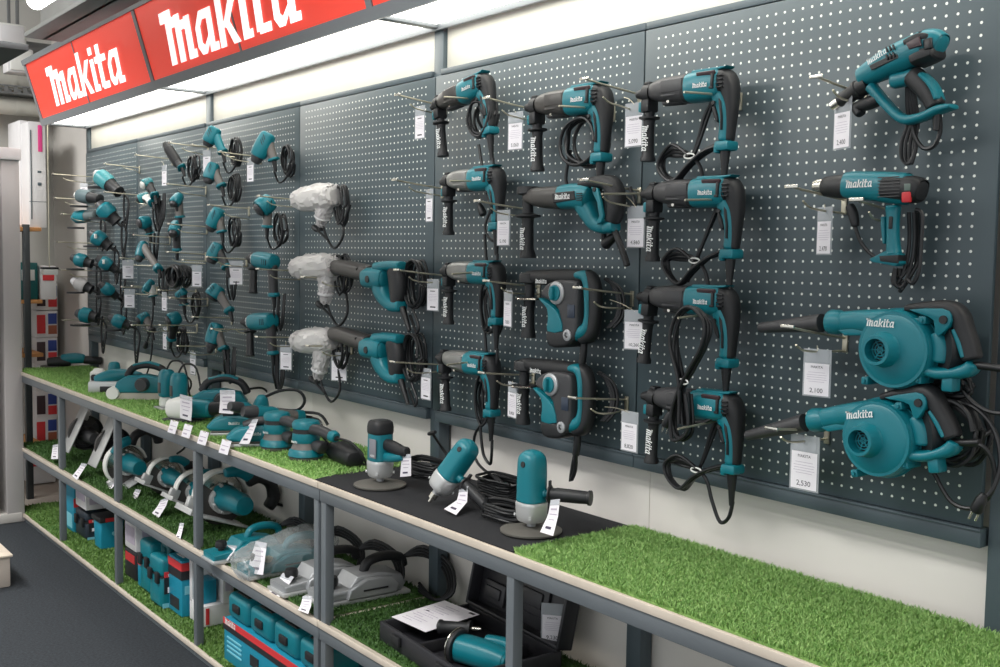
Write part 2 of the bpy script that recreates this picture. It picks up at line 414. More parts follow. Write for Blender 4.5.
# ------------------------------------------------------------------ turf
def turf(name, label, x0, x1, y0, y1, z, n, h=.013, w=.003, seed=1, skew=0, M=None):
    M = M or GRASS
    rng = random.Random(seed)
    t = thing(name, label, 'grass mat', ((x0+x1)/2, (y0+y1)/2, z), group='artificial grass mats')
    cx, cy = t.location.x, t.location.y
    def sk(x, y): return x+skew*(y-y0)/(y1-y0)
    MB().plate([(sk(x0, y0)-cx, y0-cy), (x1-cx, y0-cy), (x1-cx, y1-cy), (sk(x0, y1)-cx, y1-cy)], 0, .006, axis='z').build('backing', M, t)
    vs = []; fs = []
    for i in range(n):
        y = rng.uniform(y0, y1); x = rng.uniform(sk(x0, y), x1); x -= cx; y -= cy
        a = rng.uniform(0, 6.283); l = rng.uniform(.1, .9)*h; b = rng.uniform(0, 6.283); hh = h*rng.uniform(.55, 1.1); ww = w*rng.uniform(.6, 1.2)
        c, s_ = cos(a)*ww/2, sin(a)*ww/2; k = len(vs)
        mx, my = x+cos(b)*l*.35, y+sin(b)*l*.35
        vs += [(x-c, y-s_, .004), (x+c, y+s_, .004), (mx+c*.8, my+s_*.8, .004+hh*.6), (mx-c*.8, my-s_*.8, .004+hh*.6), (x+cos(b)*l, y+sin(b)*l, .004+hh)]
        fs += [(k, k+1, k+2, k+3), (k+3, k+2, k+4)]
    me = bpy.data.meshes.new('pile'); me.from_pydata(vs, [], fs); me.materials.append(M)
    o = bpy.data.objects.new('pile', me); COL.objects.link(o); o.parent = t; o['kind'] = 'stuff'
    return t
turf('grass_mat', 'bare bright artificial grass mat on the top shelf below the leaf blowers', -2.035, -1.075, -.418, .004, SZ-.005, 60000, .015, .0032, 1)
turf('grass_mat', 'small piece of artificial grass in the bottom right corner, past the seam', -1.068, -.47, -.418, .0, SZ-.005, 24000, .014, .0032, 2)
turf('grass_mat', 'long artificial grass mat on the top shelf under the sanders', BX[6], -3.075, -.415, .0, SZ-.005, 42000, .015, .006, 3)
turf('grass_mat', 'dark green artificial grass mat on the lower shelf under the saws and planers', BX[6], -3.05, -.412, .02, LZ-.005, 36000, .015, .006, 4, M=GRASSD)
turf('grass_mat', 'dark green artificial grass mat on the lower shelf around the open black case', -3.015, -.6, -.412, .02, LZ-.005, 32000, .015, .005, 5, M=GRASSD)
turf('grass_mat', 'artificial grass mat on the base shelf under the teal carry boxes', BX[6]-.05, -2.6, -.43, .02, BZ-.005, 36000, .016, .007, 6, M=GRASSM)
o = MB().plate([(-3.065, -.425), (-2.03, -.425), (-2.045, -.0), (-3.2, -.0)], 0, .007, axis='z').build('felt_mat', FELT)
o.location = (0, 0, SZ-.004); tag(o, 'black felt mat on the top shelf under the three disc tools', 'mat')
# ------------------------------------------------------------------ lit canopy sign
SB = (-.246, 2.405); TA = radians(16.7)
SIGNRED = mat('backlit_red', (226, 66, 52), .4, emit=(236, 66, 48), es=.42)
SIGNW = mat('backlit_white', (255, 255, 255), .4, emit=(255, 250, 245), es=.75)
DIFF = mat('light_diffuser', (250, 248, 240), .5, emit=(255, 252, 244), es=4.2)
FRAME = mat('canopy_frame', (132, 137, 141), .4, metal=.2)
t = thing('canopy_sign', 'long lit canopy with red sign faces above the tool wall', 'sign', (-3.9, 0, 2.4))
tx, tz = t.location.x, t.location.z
def sgn(s, off=0): return (SB[0]-s*sin(TA)-off*cos(TA), SB[1]+s*cos(TA)-off*sin(TA)-tz)
XE = [BX[6], BX[4], BX[2], BX[0], 0.7]
for i in range(4):
    x0, x1 = XE[i]+.018, XE[i+1]-.018
    for h_ in range(2):
        a, b = (x0, (x0+x1)/2-.004) if h_ == 0 else ((x0+x1)/2+.004, x1)
        m_ = MB(); vs = []
        for off in (0, -.012):
            for x, s in ((a, .03), (b, .03), (b, .355), (a, .355)):
                y, z = sgn(s, off); vs.append((x-tx, y, z))
        m_.add(vs, [(0, 1, 2, 3), (7, 6, 5, 4), (0, 4, 5, 1), (1, 5, 6, 2), (2, 6, 7, 3), (3, 7, 4, 0)]).build('sign_face', SIGNRED, t)
def sbar(x0, x1, s0, s1, off0, off1, name):
    vs = []
    for off in (off0, off1):
        for x, s in ((x0, s0), (x1, s0), (x1, s1), (x0, s1)):
            y, z = sgn(s, off); vs.append((x-tx, y, z))
    return MB().add(vs, [(0, 1, 2, 3), (7, 6, 5, 4), (0, 4, 5, 1), (1, 5, 6, 2), (2, 6, 7, 3), (3, 7, 4, 0)]).build(name, FRAME, t)
sbar(BX[6]-.02, .7, -.012, .03, .012, -.02, 'bottom_bar'); sbar(BX[6]-.02, .7, .355, .385, .012, -.03, 'top_bar')
for x in (BX[5], BX[3], BX[1]): sbar(x-.007, x+.007, .03, .355, .0025, -.01, 'seam')
for x in XE[:4]: sbar(x-.018, x+.018, .03, .355, .006, -.012, 'divider')
def sign_logo(x0, x1, s0):
    m_ = MB(); f = MB(); logo_mesh(f, 0, 0, x1-x0, 0, shear=.18)
    f.v = [Vector((v.x, v.y, v.z*.70)) for v in f.v]
    vs = []
    for v in f.v:
        y, z = sgn(s0+v.z, .004); vs.append((x0+v.x-tx, y, z))
    m_.add(vs, f.f).build('lettering', SIGNW, t)
sign_logo(-6.58, -5.33, .07); sign_logo(-4.76, -3.47, .065); sign_logo(-2.85, -1.5, .09)
for i in range(len(XE)-1):
    for h_ in range(2):
        a, b = XE[i], XE[i+1]; mid = (a+b)/2
        a, b = (a+.02, mid-.004) if h_ == 0 else (mid+.004, b-.02)
        MB().box(((a+b)/2-tx, -.118, .018), (b-a, .215, .012), .002).build('diffuser', DIFF, t)
for i in range(len(XE)):
    MB().box((XE[i]-tx, -.12, .012), (.036, .235, .022), .003).build('cross_bar', FRAME, t)
MB().box(((BX[6]+.7)/2-tx, .002, .01), (.7-BX[6], .014, .03), .002).build('rear_bar', FRAME, t)
MB().box(((BX[6]+.7)/2-tx, -.236, .012), (.7-BX[6], .016, .026), .002).build('front_bar', FRAME, t)
y1, z1 = sgn(.37); 
MB().plate([(-.25, 0), (.0, 0), (.0, .3), (y1, z1)], BX[6]-.03-tx, BX[6]-.015-tx, axis='x').build('end_cap', FRAME, t)
MB().box(((BX[6]+.7)/2-tx, -.16, .335), (.7-BX[6], .34, .012), .002).build('lid', FRAME, t)
# ------------------------------------------------------------------ far left background
t = thing('end_partition', 'pale grey partition panel at the left edge with a bright white front', 'partition', (-6.86, -.585, 0))
MB().box((0, .105, 1.08), (.24, .1, 2.16), .006).build('side_panel', mat('partition_grey', (172, 167, 165), .6), t)
MB().box((0, -.05, 1.09), (.24, .1, 2.1), .004).build('front_panel', mat('bright_white', (250, 250, 250), .5, vary=.01), t)
MB().box((0, .0, .03), (.25, .28, .06), .01).build('foot', GREYW, t)
t = thing('flat_carton', 'flat white carton lying on top of the pale partition', 'carton', (-6.86, -.62, 2.161))
MB().box((0, 0, .035), (.28, .4, .07), .006).build('body', CARTON, t); MB().box((0, 0, .071), (.27, .05, .003)).build('tape', WHITE, t)
o = thing('plinth_block', 'beige block on the carpet at the lower left edge', 'plinth', (-5.62, -.89, 0))
MB().box((0, 0, .075), (.34, .16, .15), .008).build('body', CONC, o); MB().box((0, 0, .155), (.36, .18, .012), .004).build('top_board', WOOD, o)
# tall white cartons on the background rack
xb = -7.35
def px_box(u0, u1, v0, v1, x):
    a = PX(u0, v0, x); b = PX(u1, v1, x); return a, b
def carton(name, label, u0, u1, v0, v1, x, depth, M, group=None, cat='carton', extras=()):
    a, b = px_box(u0, u1, v0, v1, x); y0, y1 = sorted((a.y, b.y)); z1, z0 = a.z, b.z
    t = thing(name, label, cat, (x-depth/2, (y0+y1)/2, z0), group=group)
    w, h = y1-y0, z1-z0
    MB().box((0, 0, h/2), (depth, w, h), .006).build('body', M, t)
    for (fy0, fy1, fz0, fz1, mm, nm) in extras:
        MB().box((depth/2+.001, -w/2+w*(fy0+fy1)/2, h*(fz0+fz1)/2), (.004, w*(fy1-fy0), h*(fz1-fz0)), .0005).build(nm, mm, t)
    return t
carton('tall_carton', 'tall white carton with pink mark beside the red sign, nearer of two', 28, 47, 121, 228, xb, .3, CARTON, extras=[(.1, .16, .08, .92, POST, 'printed_stripe'), (.55, .8, .72, .97, mat('pink_print', (226, 70, 140), .5), 'printed_mark'), (.5, .72, .4, .43, POST, 'printed_icon'), (.5, .72, .52, .54, POST, 'printed_icon'), (0, 1, .245, .25, POST, 'flap_line')])
carton('tall_carton', 'tall plain white carton behind the one with the pink mark', 19, 29, 120, 226, xb-.18, .3, CARTON, extras=[(.5, .56, .06, .94, GREYW, 'flap_line')])
t = thing('background_rack', 'dark metal rack with orange shelves behind the left partition', 'rack', (-7.55, -.2, 0))
for y in (-.36, -.055):
    for x in (-.22, .22): MB().box((x, y, .9), (.04, .04, 1.8), .003).build('post', mat('dark_rack_steel', (48, 54, 56), .5) if x > 0 else POST, t)
SHELFO = mat('orange_shelf', (196, 140, 84), .6)
for z in (.35, .95, 1.3, 1.77): MB().box((0, -.17, z), (.46, .42, .025), .003).build('shelf', SHELFO, t)
a = PX(28, 270, -7.5)
t2 = thing('teal_binder', 'dark teal box on the background rack left of the coloured cartons', 'box', (-7.5, -.24, 1.3125))
MB().box((0, 0, .12), (.3, .12, .24), .005).build('body', mat('deep_teal_card', (10, 92, 92), .5), t2); MB().box((.152, 0, .16), (.004, .08, .07)).build('label_patch', CARTON, t2)
t2 = thing('white_carton', 'white tilted carton on the background rack with red printing', 'carton', (-7.48, -.12, 1.3125))
MB().box((0, 0, .11), (.3, .1, .22), .005).build('body', CARTON, t2); MB().box((.152, .0, .15), (.004, .07, .05)).build('printed_patch', REDP, t2)
# printed cartons stacked beside the rack
rows = [(283, 311), (311, 338), (338, 365), (365, 392), (392, 418), (418, 445)]
wh = ['topmost', 'second from the top', 'third from the top', 'third from the bottom', 'second from the bottom', 'lowest']
for i, (v0, v1) in enumerate(rows):
    carton('printed_carton', 'white carton with red and blue printing, %s of the far left stack' % wh[i], 36, 58, v0, v1-1, -7.72, .3, CARTON, 'printed cartons stacked at far left',
           extras=[(.03, .42, .15, .85, REDP if i % 2 else PEGC, 'printed_picture'), (.55, .95, .5, .9, NAVY, 'printed_picture'), (.55, .95, .12, .45, REDP if i % 2 == 0 else mat('brown_print', (150, 84, 60), .5), 'printed_picture')])
t2 = thing('hanging_sign', 'small white hanging sign with black top on a thin rod at far left', 'sign', tuple(P(49.5, 272, -.24)))
MB().box((0, 0, 0), (.05, .09, .035), .003).build('plate', WHITE, t2); MB().box((0, 0, .024), (.055, .095, .012), .003).build('top_strip', BLACK, t2)
MB().lathe([(.03, .004), (.9, .004)], axis=(0, 0, 1), n=8).build('rod', STEEL, t2)
carton('pale_carton', 'pale low carton on the concrete floor behind the shelving end', 30, 56, 440, 482, -7.72, .3, CARTON, extras=[(.1, .9, .4, .85, REDP, 'printed_picture')])
# ------------------------------------------------------------------ hooks and price tags
HOOKS = []
def hook(where, tip, low=None, L=.2, rise=.018, rail=False, bar=True, lowL=None):
    p = P(tip[0], tip[1], -L); x = p.x; zb = p.z-rise
    t = thing('display_hook', 'zinc wire display hook '+where, 'hook', (x, 0, zb), group='wire hooks on the perforated boards')
    HOOKS.append((x, zb, L, low, (lowL or (L-.03))))
    MB().box((0, -.003, -.012), (.013, .005, .042), .0015).build('base_plate', STEEL, t)
    MB().tube([(0, -.004, 0), (0, -L*.5, rise*.45), (0, -L, rise)], .0028, 8, 3).build('upper_prong', STEEL, t)
    if bar: MB().box((0, -L-.002, rise+.001), (.034, .005, .008), .0015).build('tip_bar', CHROME, t)
    if low:
        l2 = lowL or (L-.03); q = P(low[0], low[1], -l2); dz = q.z-zb
        MB().tube([(.0, -.004, min(dz-.02, -.022)), (q.x-x, -l2*.6, dz-.017), (q.x-x, -l2*.86, dz-.012), (q.x-x, -l2, dz)], .0024, 8, 4).build('lower_prong', STEEL, t)
    return t
def price_tag(where, u0, u1, v0, v1, y=-.15, price=None, head=.3, big=True, aspect=.58):
    best = None
    for hx, hz, hL, low, lL in HOOKS:
        k = max(-lL+.006, -hL); uc = (u0+u1)/2
        d = ray(uc, v0); yy = (hx-CAM.x)/d.x*d.y+CAM.y
        if -hL-.004 < yy < -.003:
            zz = P(uc, v0, yy).z; e = abs(zz-(hz-.012))
            if e < .06 and (best is None or e < best[0]): best = (e, yy)
    if best: y = min(best[1], -.06)
    else: print('TAG without hook', where)
    c = P((u0+u1)/2, (v0+v1)/2, y); dep = (c-CAM).dot(W_)
    H = (v1-v0)*dep/FPX; W = H*aspect; best = None
    for k in range(-40, 60):
        a = k*.02; d = Vector((cos(a)*W/2, sin(a)*W/2, 0)); q0, q1 = proj(c-d), proj(c+d)
        e = abs((q1[0]-q0[0])-(u1-u0))+abs(a)*1.2
        if best is None or e < best[0]: best = (e, a)
    a = best[1]; d = Vector((cos(a)*W/2, sin(a)*W/2, 0)); ap = proj(c+d)[0]-proj(c-d)[0]
    if abs(ap-(u1-u0)) > 1.5: W *= max(.55, min(1.5, (u1-u0)/max(ap, 1)))
    lab = 'white price card '+where+(' reading '+price if price and big else '')
    t = thing('price_card', lab, 'price card', (c.x, c.y, c.z), (0, 0, a), 'price cards on the hooks')
    hz = H/2-H*head
    top = Vector((c.x, c.y, c.z+H/2-.004)); tgt = None
    for hx, hzz, hL, low, lL in HOOKS:
        q = Vector((hx, max(-hL+.004, min(-.012, c.y)), hzz-.014)); e = (q-top).length
        if tgt is None or e < tgt[0]: tgt = (e, q)
    if tgt and tgt[0] < .14:
        R = Matrix.Rotation(-a, 3, 'Z'); g = R @ (tgt[1]-c); tp = Vector((0, -.001, H/2-.004))
        MB().tube([tuple(tp), tuple(tp.lerp(g, .5)+Vector((0, 0, .004))), tuple(g)], .0013, 6, 3).build('hanging_wire', STEEL, t)
    MB().plate([(-W/2, -H/2), (W/2, -H/2), (W/2, H/2), (-W/2, H/2)], -.0011, .0011, .0004, 1).build('clear_sleeve', SLEEVE, t)
    card = MB().plate([(-W*.44, -H*.47), (W*.44, -H*.47), (W*.44, hz), (-W*.44, hz)], -.0018, -.0011).build('card', PAPER, t)
    MB().plate([(-W*.4, hz+H*.03), (W*.4, hz+H*.03), (W*.4, H/2-H*.02), (-W*.4, H/2-H*.02)], -.0017, -.0011).build('folded_top', SLEEVE, t)
    m_ = MB(); ch = hz+H*.47
    for k, f in enumerate((.28, .36, .43, .5, .57)):
        z = hz-ch*f; wv = W*(.3, .36, .34, .36, .28)[k]
        m_.box((0, -.0019, z), (wv*2, .0003, ch*.012))
    m_.build('faint_print', INKL, card)
    m_ = MB(); 
    if big:
        text_add(m_, 'MAKITA', 0, hz-ch*.15, ch*.11, -.0022)
        if price: text_add(m_, price, 0, -H*.47+ch*.09, ch*.2 if len(price) < 6 else ch*.17, -.0022)
    else:
        MB().box((0, -.0019, hz-ch*.12), (W*.4, .0003, ch*.035)).build('header_print', INKD, card); m_.box((W*.02, -.0019, -H*.47+ch*.14), (W*.44, .0003, ch*.06))
    m_.build('price_print', INKD, card)
    return t
# ------------------------------------------------------------------ cords
def ring_pts(cx, cz, rx, rz, y, n=10, a0=0, a1=2*pi, dy=0, jit=0, rng=random):
    return [(cx+rx*cos(a0+(a1-a0)*k/n)*(1+rng.uniform(-jit, jit)), y+dy*k/n, cz+rz*sin(a0+(a1-a0)*k/n)*(1+rng.uniform(-jit, jit))) for k in range(n+1)]
def coil(mb, cx, cz, rx, rz, y, loops=4, r=.0042, jit=.05, seed=3, tilt=0):
    rng = random.Random(seed); pts = []
    for l in range(loops):
        pts += [(x*cos(tilt)-0, yy, z) for x, yy, z in [(p[0], p[1]+rng.uniform(-.004, .004), p[2]) for p in ring_pts(cx+rng.uniform(-.008, .008), cz+rng.uniform(-.008, .008), rx*rng.uniform(.86, 1.08), rz*rng.uniform(.86, 1.08), y+.009*(l-loops/2), 10, 0, 2*pi*.98, .005, jit, rng)]]
    mb.tube(pts, r, 7, 3)
def plug(mb, p, d=(0, 0, -1), s=1.0):
    A = Vector(d).normalized()
    mb.lathe([(0, .006*s), (.012*s, .011*s), (.034*s, .013*s), (.04*s, .011*s)], p, A, 10)
def pins(mb, p, d, s=1.0):
    A = Vector(d).normalized(); T = A.orthogonal().normalized()
    for k in (-1, 1): mb.lathe([(.038*s, .0024*s), (.058*s, .0024*s)], Vector(p)+T*(.006*s*k), A, 6)
# ------------------------------------------------------------------ rotary hammer with side handle
def hammer(label, kind='black', group=None, hrot=0, seed=1, size=1.0):
    t = thing('rotary_hammer', label, 'power drill', group=group)
    nose = {'black': DGREY, 'metal': SILVD, 'dark': GEAR}[kind]
    MB().lathe([(-.212, .0), (-.212, .010), (-.198, .0135), (-.186, .0135), (-.184, .0115), (-.178, .0115), (-.176, .0155), (-.163, .017), (-.150, .0185)]).build('chuck', BLACK, t)
    g = MB().loft([(-.162, .001, .0175, .019), (-.138, .003, .026, .027), (-.09, .001, .0325, .034), (-.022, -.002, .0355, .037)], e=2.6).build('gear_housing', nose, t)
    MB().box((-.065, -.0335, .006), (.07, .006, .03), .002).box((-.075, -.031, -.016), (.05, .006, .006), .002).build('gear_rib', nose, g)
    MB().loft([(-.05, -.026, .012, .016), (-.115, -.029, .008, .014)], e=3, sub=2).build('nose_bracket', TEAL if kind == 'teal' else DGREY, t)
    MB().lathe([(0, .0045), (.004, .0045), (.004, 0)], (-.085, -.019, -.029), (0, -1, 0), 10).build('bracket_screw', CHROME, t)
    mo = MB().loft([(-.028, -.002, .0355, .0375), (.0, -.001, .0365, .039), (.045, 0, .0365, .038), (.078, .001, .034, .035)], e=2.9, cap=.2).build('motor_housing', TEAL, t)
    MB().plate([(-.018, .026), (-.010, .038), (.03, .038), (.06, .038), (.086, .0385), (.096, .039), (.09, .034), (.05, .030), (.02, .026)], -.022, .012, .004, 2).build('top_ridge', TEAL, mo)
    MB().box((.045, -.0335, .024), (.055, .008, .010), .002, rot=(.35, 0, 0)).build('dark_label', PEGC, mo)
    r = MB().loft([(.062, 0, .0345, .034), (.076, .004, .0315, .031), (.089, -.012, .025, .026), (.0965, -.05, .0185, .020), (.096, -.09, .0152, .017), (.092, -.135, .0145, .016)], e=2.5).build('rear_grip', BLACK, t)
    m_ = MB()
    for k in range(4): m_.box((.085, -.0305, .016-.009*k), (.018, .006, .0032), .001)
    m_.build('vent_slot', CORD, r)
    MB().box((.068, -.0365, .006), (.007, .007, .030), .0015).box((.065, -.036, -.011), (.012, .006, .006), .0015).build('mode_switch', BLACK, t)
    MB().loft([(.066, -.022, .021, .029), (.082, -.05, .0185, .0245), (.0885, -.09, .0140, .0208), (.087, -.135, .0145, .0198)], e=3.0).build('grip_inlay', TEAL, t)
    MB().plate([(.080, -.034), (.088, -.044), (.092, -.08), (.092, -.11), (.088, -.11), (.087, -.075), (.081, -.05)], -.0268, -.018, .0015, 1).build('grip_stripe', BLACK, t)
    MB().lathe([(0, .0055), (.003, .005), (.003, 0)], (.068, -.0285, -.046), (0, -1, 0), 12).build('grip_screw', BLACK, t)
    MB().loft([(.050, -.05, .006, .011), (.058, -.07, .0085, .012), (.066, -.088, .005, .011)], e=2.4).build('trigger', BLACK, t)
    MB().box((.088, 0, -.146), (.043, .044, .024), .007).box((.070, -.004, -.153), (.014, .028, .02), .004).build('grip_foot', TEAL, t)
    MB().lathe([(.155, .013), (.168, .012), (.2, .0085), (.235, .006)], (.086, 0, 0), (0, 0, -1), 12).build('cord_guard', CORD, t)
    h = thing_part('side_handle', t, (-.168, 0, 0), (0, radians(hrot), 0))
    MB().lathe([(-.011, .0225), (-.012, .024), (.012, .025), (.011, .0235)], (0, 0, 0), (1, 0, 0), 24).box((0, -.001, -.032), (.027, .04, .032), .005).box((-.002, 0, .024), (.02, .026, .01), .004).lathe([(.045, .0135), (.058, .013), (.060, .027), (.064, .027), (.068, .015), (.08, .0135), (.12, .0142), (.155, .0152), (.163, .0195), (.171, .0195), (.172, .0)], (0, 0, 0), (0, 0, -1), 18).build('side_grip', BLACK, t).parent = h
    logo_mesh(MB(), 0, 0, .052, 0).build('tmp', LOGO) if False else None
    lm = MB(); logo_mesh(lm, -.009, -.080, .066, -.0158, vertical=True); lm.build('grip_lettering', LOGO, h)
    MB().box((-.021, -.004, -.034), (.014, .022, .026), .004).build('depth_stop', TEAL, h)
    lm = MB(); logo_mesh(lm, .008, -.008, .046, -.0398); lm.build('lettering', LOGO, mo)
    t.scale = (size,)*3
    return t
def thing_part(name, parent, loc=(0, 0, 0), rot=(0, 0, 0)):
    o = bpy.data.objects.new(name, None); COL.objects.link(o); o.empty_display_size = .02
    o.location = loc; o.rotation_euler = rot; o.parent = parent; return o
def put(t, u, v, y=-.10, tilt=0, yaw=0):
    p = P(u, v, y); t.location = p; t.rotation_euler = (0, radians(tilt), radians(yaw)); return t
def add_cord(t, build_fn, tie=None):
    m_ = MB(); build_fn(m_); c = m_.build('power_cord', CORD, t)
    if tie:
        MB().tube(ring_pts(tie[0], tie[2], .017, .006, tie[1], 8), .0022, 6, 2).build('white_tie', WHITE, c)
    return c
def bow(m_, x0=.09, z0=-.225, flip=1, seed=1, drop=.03):
    # cord leaves the grip, turns back and is bundled in a flat bow left of the grip
    rng = random.Random(seed); j = lambda a: a+rng.uniform(-.004, .004)
    m_.tube([(x0, 0, z0), (x0-.012, .0, z0-.032-drop*.3), (x0-.042, .004, z0-.045-drop*.4), (x0-.07, .006, z0-.01), (x0-.085, .004, z0+.035), (x0-.11, .002, z0+.06)], .0048, 8, 5)
    for k in range(4):
        yy = .004+.006*k-.01
        m_.tube([(j(-.02), yy, j(-.165)), (j(-.08), yy, j(-.135-.01*k)), (j(-.122), yy, j(-.165)), (j(-.118), yy, j(-.2)), (j(-.075), yy, j(-.222)), (j(-.03), yy, j(-.185)), (j(.02), yy, j(-.155)), (j(.07), yy+.004, j(-.14))], .0046, 8, 5)
    for k in range(2): m_.tube([(j(-.06), .012, j(-.215)), (j(-.02), .01, j(-.15)), (j(.01), .012+.005*k, j(-.07)), (j(.03), .016, j(-.03))], .0046, 8, 5)
GA = 'rotary hammers hanging in the nearest column'
hA = []
# third column: black nosed
dC = ['rotary hammer with black nose, topmost of the right-hand hammer column', 'rotary hammer with black nose, second of the right-hand hammer column',
      'rotary hammer with long cord loop hanging in front, third of the right-hand hammer column', 'rotary hammer half hidden by a plug and cord, lowest of the right-hand hammer column']
for i, (u, v, tl, hr) in enumerate([(700.5, 87, 1, 0), (705.6, 192.5, 1, 0), (701, 300, 0, 7), (705.5, 404, -1, 4)]):
    t = hammer(dC[i], 'black', 'rotary hammers with black side handles', hr); put(t, u, v, -.075, tl)
    if i in (0, 1, 3): add_cord(t, lambda m_, i=i: bow(m_, seed=i+3), tie=(-.02, -.008, -.165))
    if i == 2:
        def f(m_):
            rng = random.Random(5)
            for k in range(4):
                j = lambda a: a+rng.uniform(-.005, .005); yy = -.055-.006*k
                m_.tube([(j(0.010), yy, j(-.30)), (j(-0.002), yy, j(-.2)), (j(-0.026), yy, j(-.11)), (j(-0.010), yy, j(-.04)), (j(0.030), yy-.004, j(-.018)), (j(0.075), yy, j(-.05)), (j(0.070), yy, j(-.10)), (j(0.035), yy, j(-.16)), (j(0.010), yy, j(-.205)), (j(-0.022), yy, j(-.28)), (j(-0.010), yy, j(-.335)), (j(0.030), yy, j(-.31)), (j(0.025), yy, j(-.22))], .0046, 8, 5)
            m_.tube([(.09, 0, -.225), (.085, -.01, -.26), (.05, -.03, -.29), (.0, -.05, -.30)], .0048, 8, 5)
            plug(m_, (-.035, -.06, -.275), (-.35, 0, -1))
        c = add_cord(t, f, tie=(.012, -.07, -.195))
        m_ = MB(); pins(m_, (-.035, -.06, -.275), (-.35, 0, -1)); m_.build('plug_pins', CHROME, c)
# first column: silver nosed
dA = ['rotary hammer with dark nose tilted downwards, topmost of the column beside the centre post', 'rotary hammer with silver nose, second from the top beside the centre post',
      'rotary hammer with silver nose, third from the top beside the centre post', 'rotary hammer with silver nose, lowest of the column beside the centre post']
for i, (u, v, tl, hr) in enumerate([(470, 91, -8, 0), (480.4, 179, 0, 0), (480.4, 272.5, 0, 0), (475.5, 363, 0, -3)]):
    t = hammer(dA[i], 'dark' if i == 0 else 'metal', 'rotary hammers with black side handles', hr); put(t, u, v, -.075, tl)
    def f(m_, i=i):
        if i == 0: coil(m_, .055, -.095, .05, .06, .0, 5, .0045, seed=4)
        elif i == 1: m_.tube([(.07, .03, -.04), (.02, .03, -.09), (.0, .02, -.15), (.04, .02, -.19), (.08, .02, -.17)], .0045, 8, 5); m_.tube([(.08, .03, -.04), (.04, .03, -.12), (.05, .02, -.18), (.08, .02, -.18)], .0045, 8, 5); plug(m_, (-.03, .02, -.075), (.6, 0, -1))
        else: coil(m_, .045, -.11, .034, .075, .012, 5, .0045, seed=6+i)
        m_.tube([(.092, 0, -.23), (.09, .0, -.28), (.07, .01, -.31), (.035, .012, -.29), (.02, .012, -.24), (.01, .012, -.17)], .0048, 8, 5)
    add_cord(t, f)
t = hammer('rotary hammer with graphite nose, topmost of the middle hammer column', 'dark', 'rotary hammers with black side handles', -3, size=1.08); put(t, 579.5, 101, -.075, 1)
def f(m_):
    coil(m_, .01, -.105, .064, .062, .015, 6, .0045, seed=11)
    m_.tube([(.092, 0, -.23), (.1, .0, -.30), (.1, .01, -.36)], .007, 8, 4)
    m_.tube([(-.04, .01, -.12), (-.055, .01, -.19), (-.04, .012, -.22), (.0, .014, -.235)], .0045, 8, 4)
add_cord(t, f)
# ------------------------------------------------------------------ D-handled hammer, second in the middle column
T = Tr(420, 150, .2204, 690, 215, -.085)
t = thing('d_handle_hammer', 'rotary hammer with looped rear handle and grey nose, second of the middle hammer column', 'power drill', T.o)
MB().loft(T.l((480, 215, .016, .018), (520, 212, .024, .026), (560, 215, .030, .033), (670, 218, .034, .037)), e=2.6).build('gear_housing', GEAR, t)
mo = MB().loft(T.l((650, 216, .034, .037), (700, 210, .035, .038), (755, 212, .035, .037), (785, 220, .031, .034)), e=2.8).build('motor_housing', TEAL, t)
MB().plate(T.poly((646, 198), (746, 188), (752, 228), (652, 244)), -.040, -.034, .002, 1).build('dark_label', BLACK, mo)
m_ = MB(); q = T(660, 228); logo_mesh(m_, q[0], q[1], .063, -.0412); m_.build('lettering', LOGO, mo)
m_ = MB()
for k in range(4): q = T(768, 200+10*k); m_.box((q[0], -.0365, q[1]), (.022, .004, .003), .001)
m_.build('vent_slot', CORD, mo)
MB().loft(T.l((745, 236, .03, .032), (772, 290, .026, .026), (800, 335, .021, .022), (850, 352, .018, .02)), e=2.5).build('lower_strut', TEAL, t)
MB().loft(T.l((740, 160, .016, .026), (800, 148, .016, .026), (862, 150, .022, .026), (888, 200, .026, .024), (886, 270, .024, .023), (872, 330, .02, .021)), e=2.5).build('rear_grip', BLACK, t)
MB().plate(T.poly((812, 170), (840, 175), (856, 240), (866, 300), (856, 330), (836, 340), (848, 300), (838, 240), (820, 200)), -.029, -.020, .002, 2).build('grip_inlay', TEAL, t)
q = T(828, 182); MB().lathe([(0, .007), (.004, .006), (.004, 0)], (q[0], -.028, q[1]), (0, -1, 0), 12).build('grip_screw', BLACK, t)
MB().loft(T.l((845, 356, .015, .02), (890, 344, .016, .02)), e=3).build('grip_foot', TEAL, t)
h = MB().lathe([(0, .032), (.02, .033), (.025, .017), (.075, .016), (.082, .038), (.086, .038), (.09, .018), (.11, .0165), (.18, .018), (.196, .024), (.206, .024), (.206, 0)], (T(490, 168)[0], 0, T(490, 168)[1]), (.02, 0, -1), 18).build('side_handle', BLACK, t)
m_ = MB(); q = T(465, 350); logo_mesh(m_, q[0]+.012, q[1], .066, -.0188, vertical=True); m_.build('grip_lettering', LOGO, h)
c = MB().tube(T.p3([(876, 352), (905, 420), (930, 490), (940, 525)]), .0085, 8, 4).build('cord_guard', CORD, t)
m_ = MB(); m_.tube(T.p3([(915, 170), (940, 250), (925, 320)], .03), .0045); m_.tube(T.p3([(905, 165), (925, 240), (915, 330)], .04), .0045); plug(m_, (T(860, 385)[0], .02, T(860, 385)[1]), (-1, 0, -.7), 1.2); m_.build('power_cord', CORD, t)
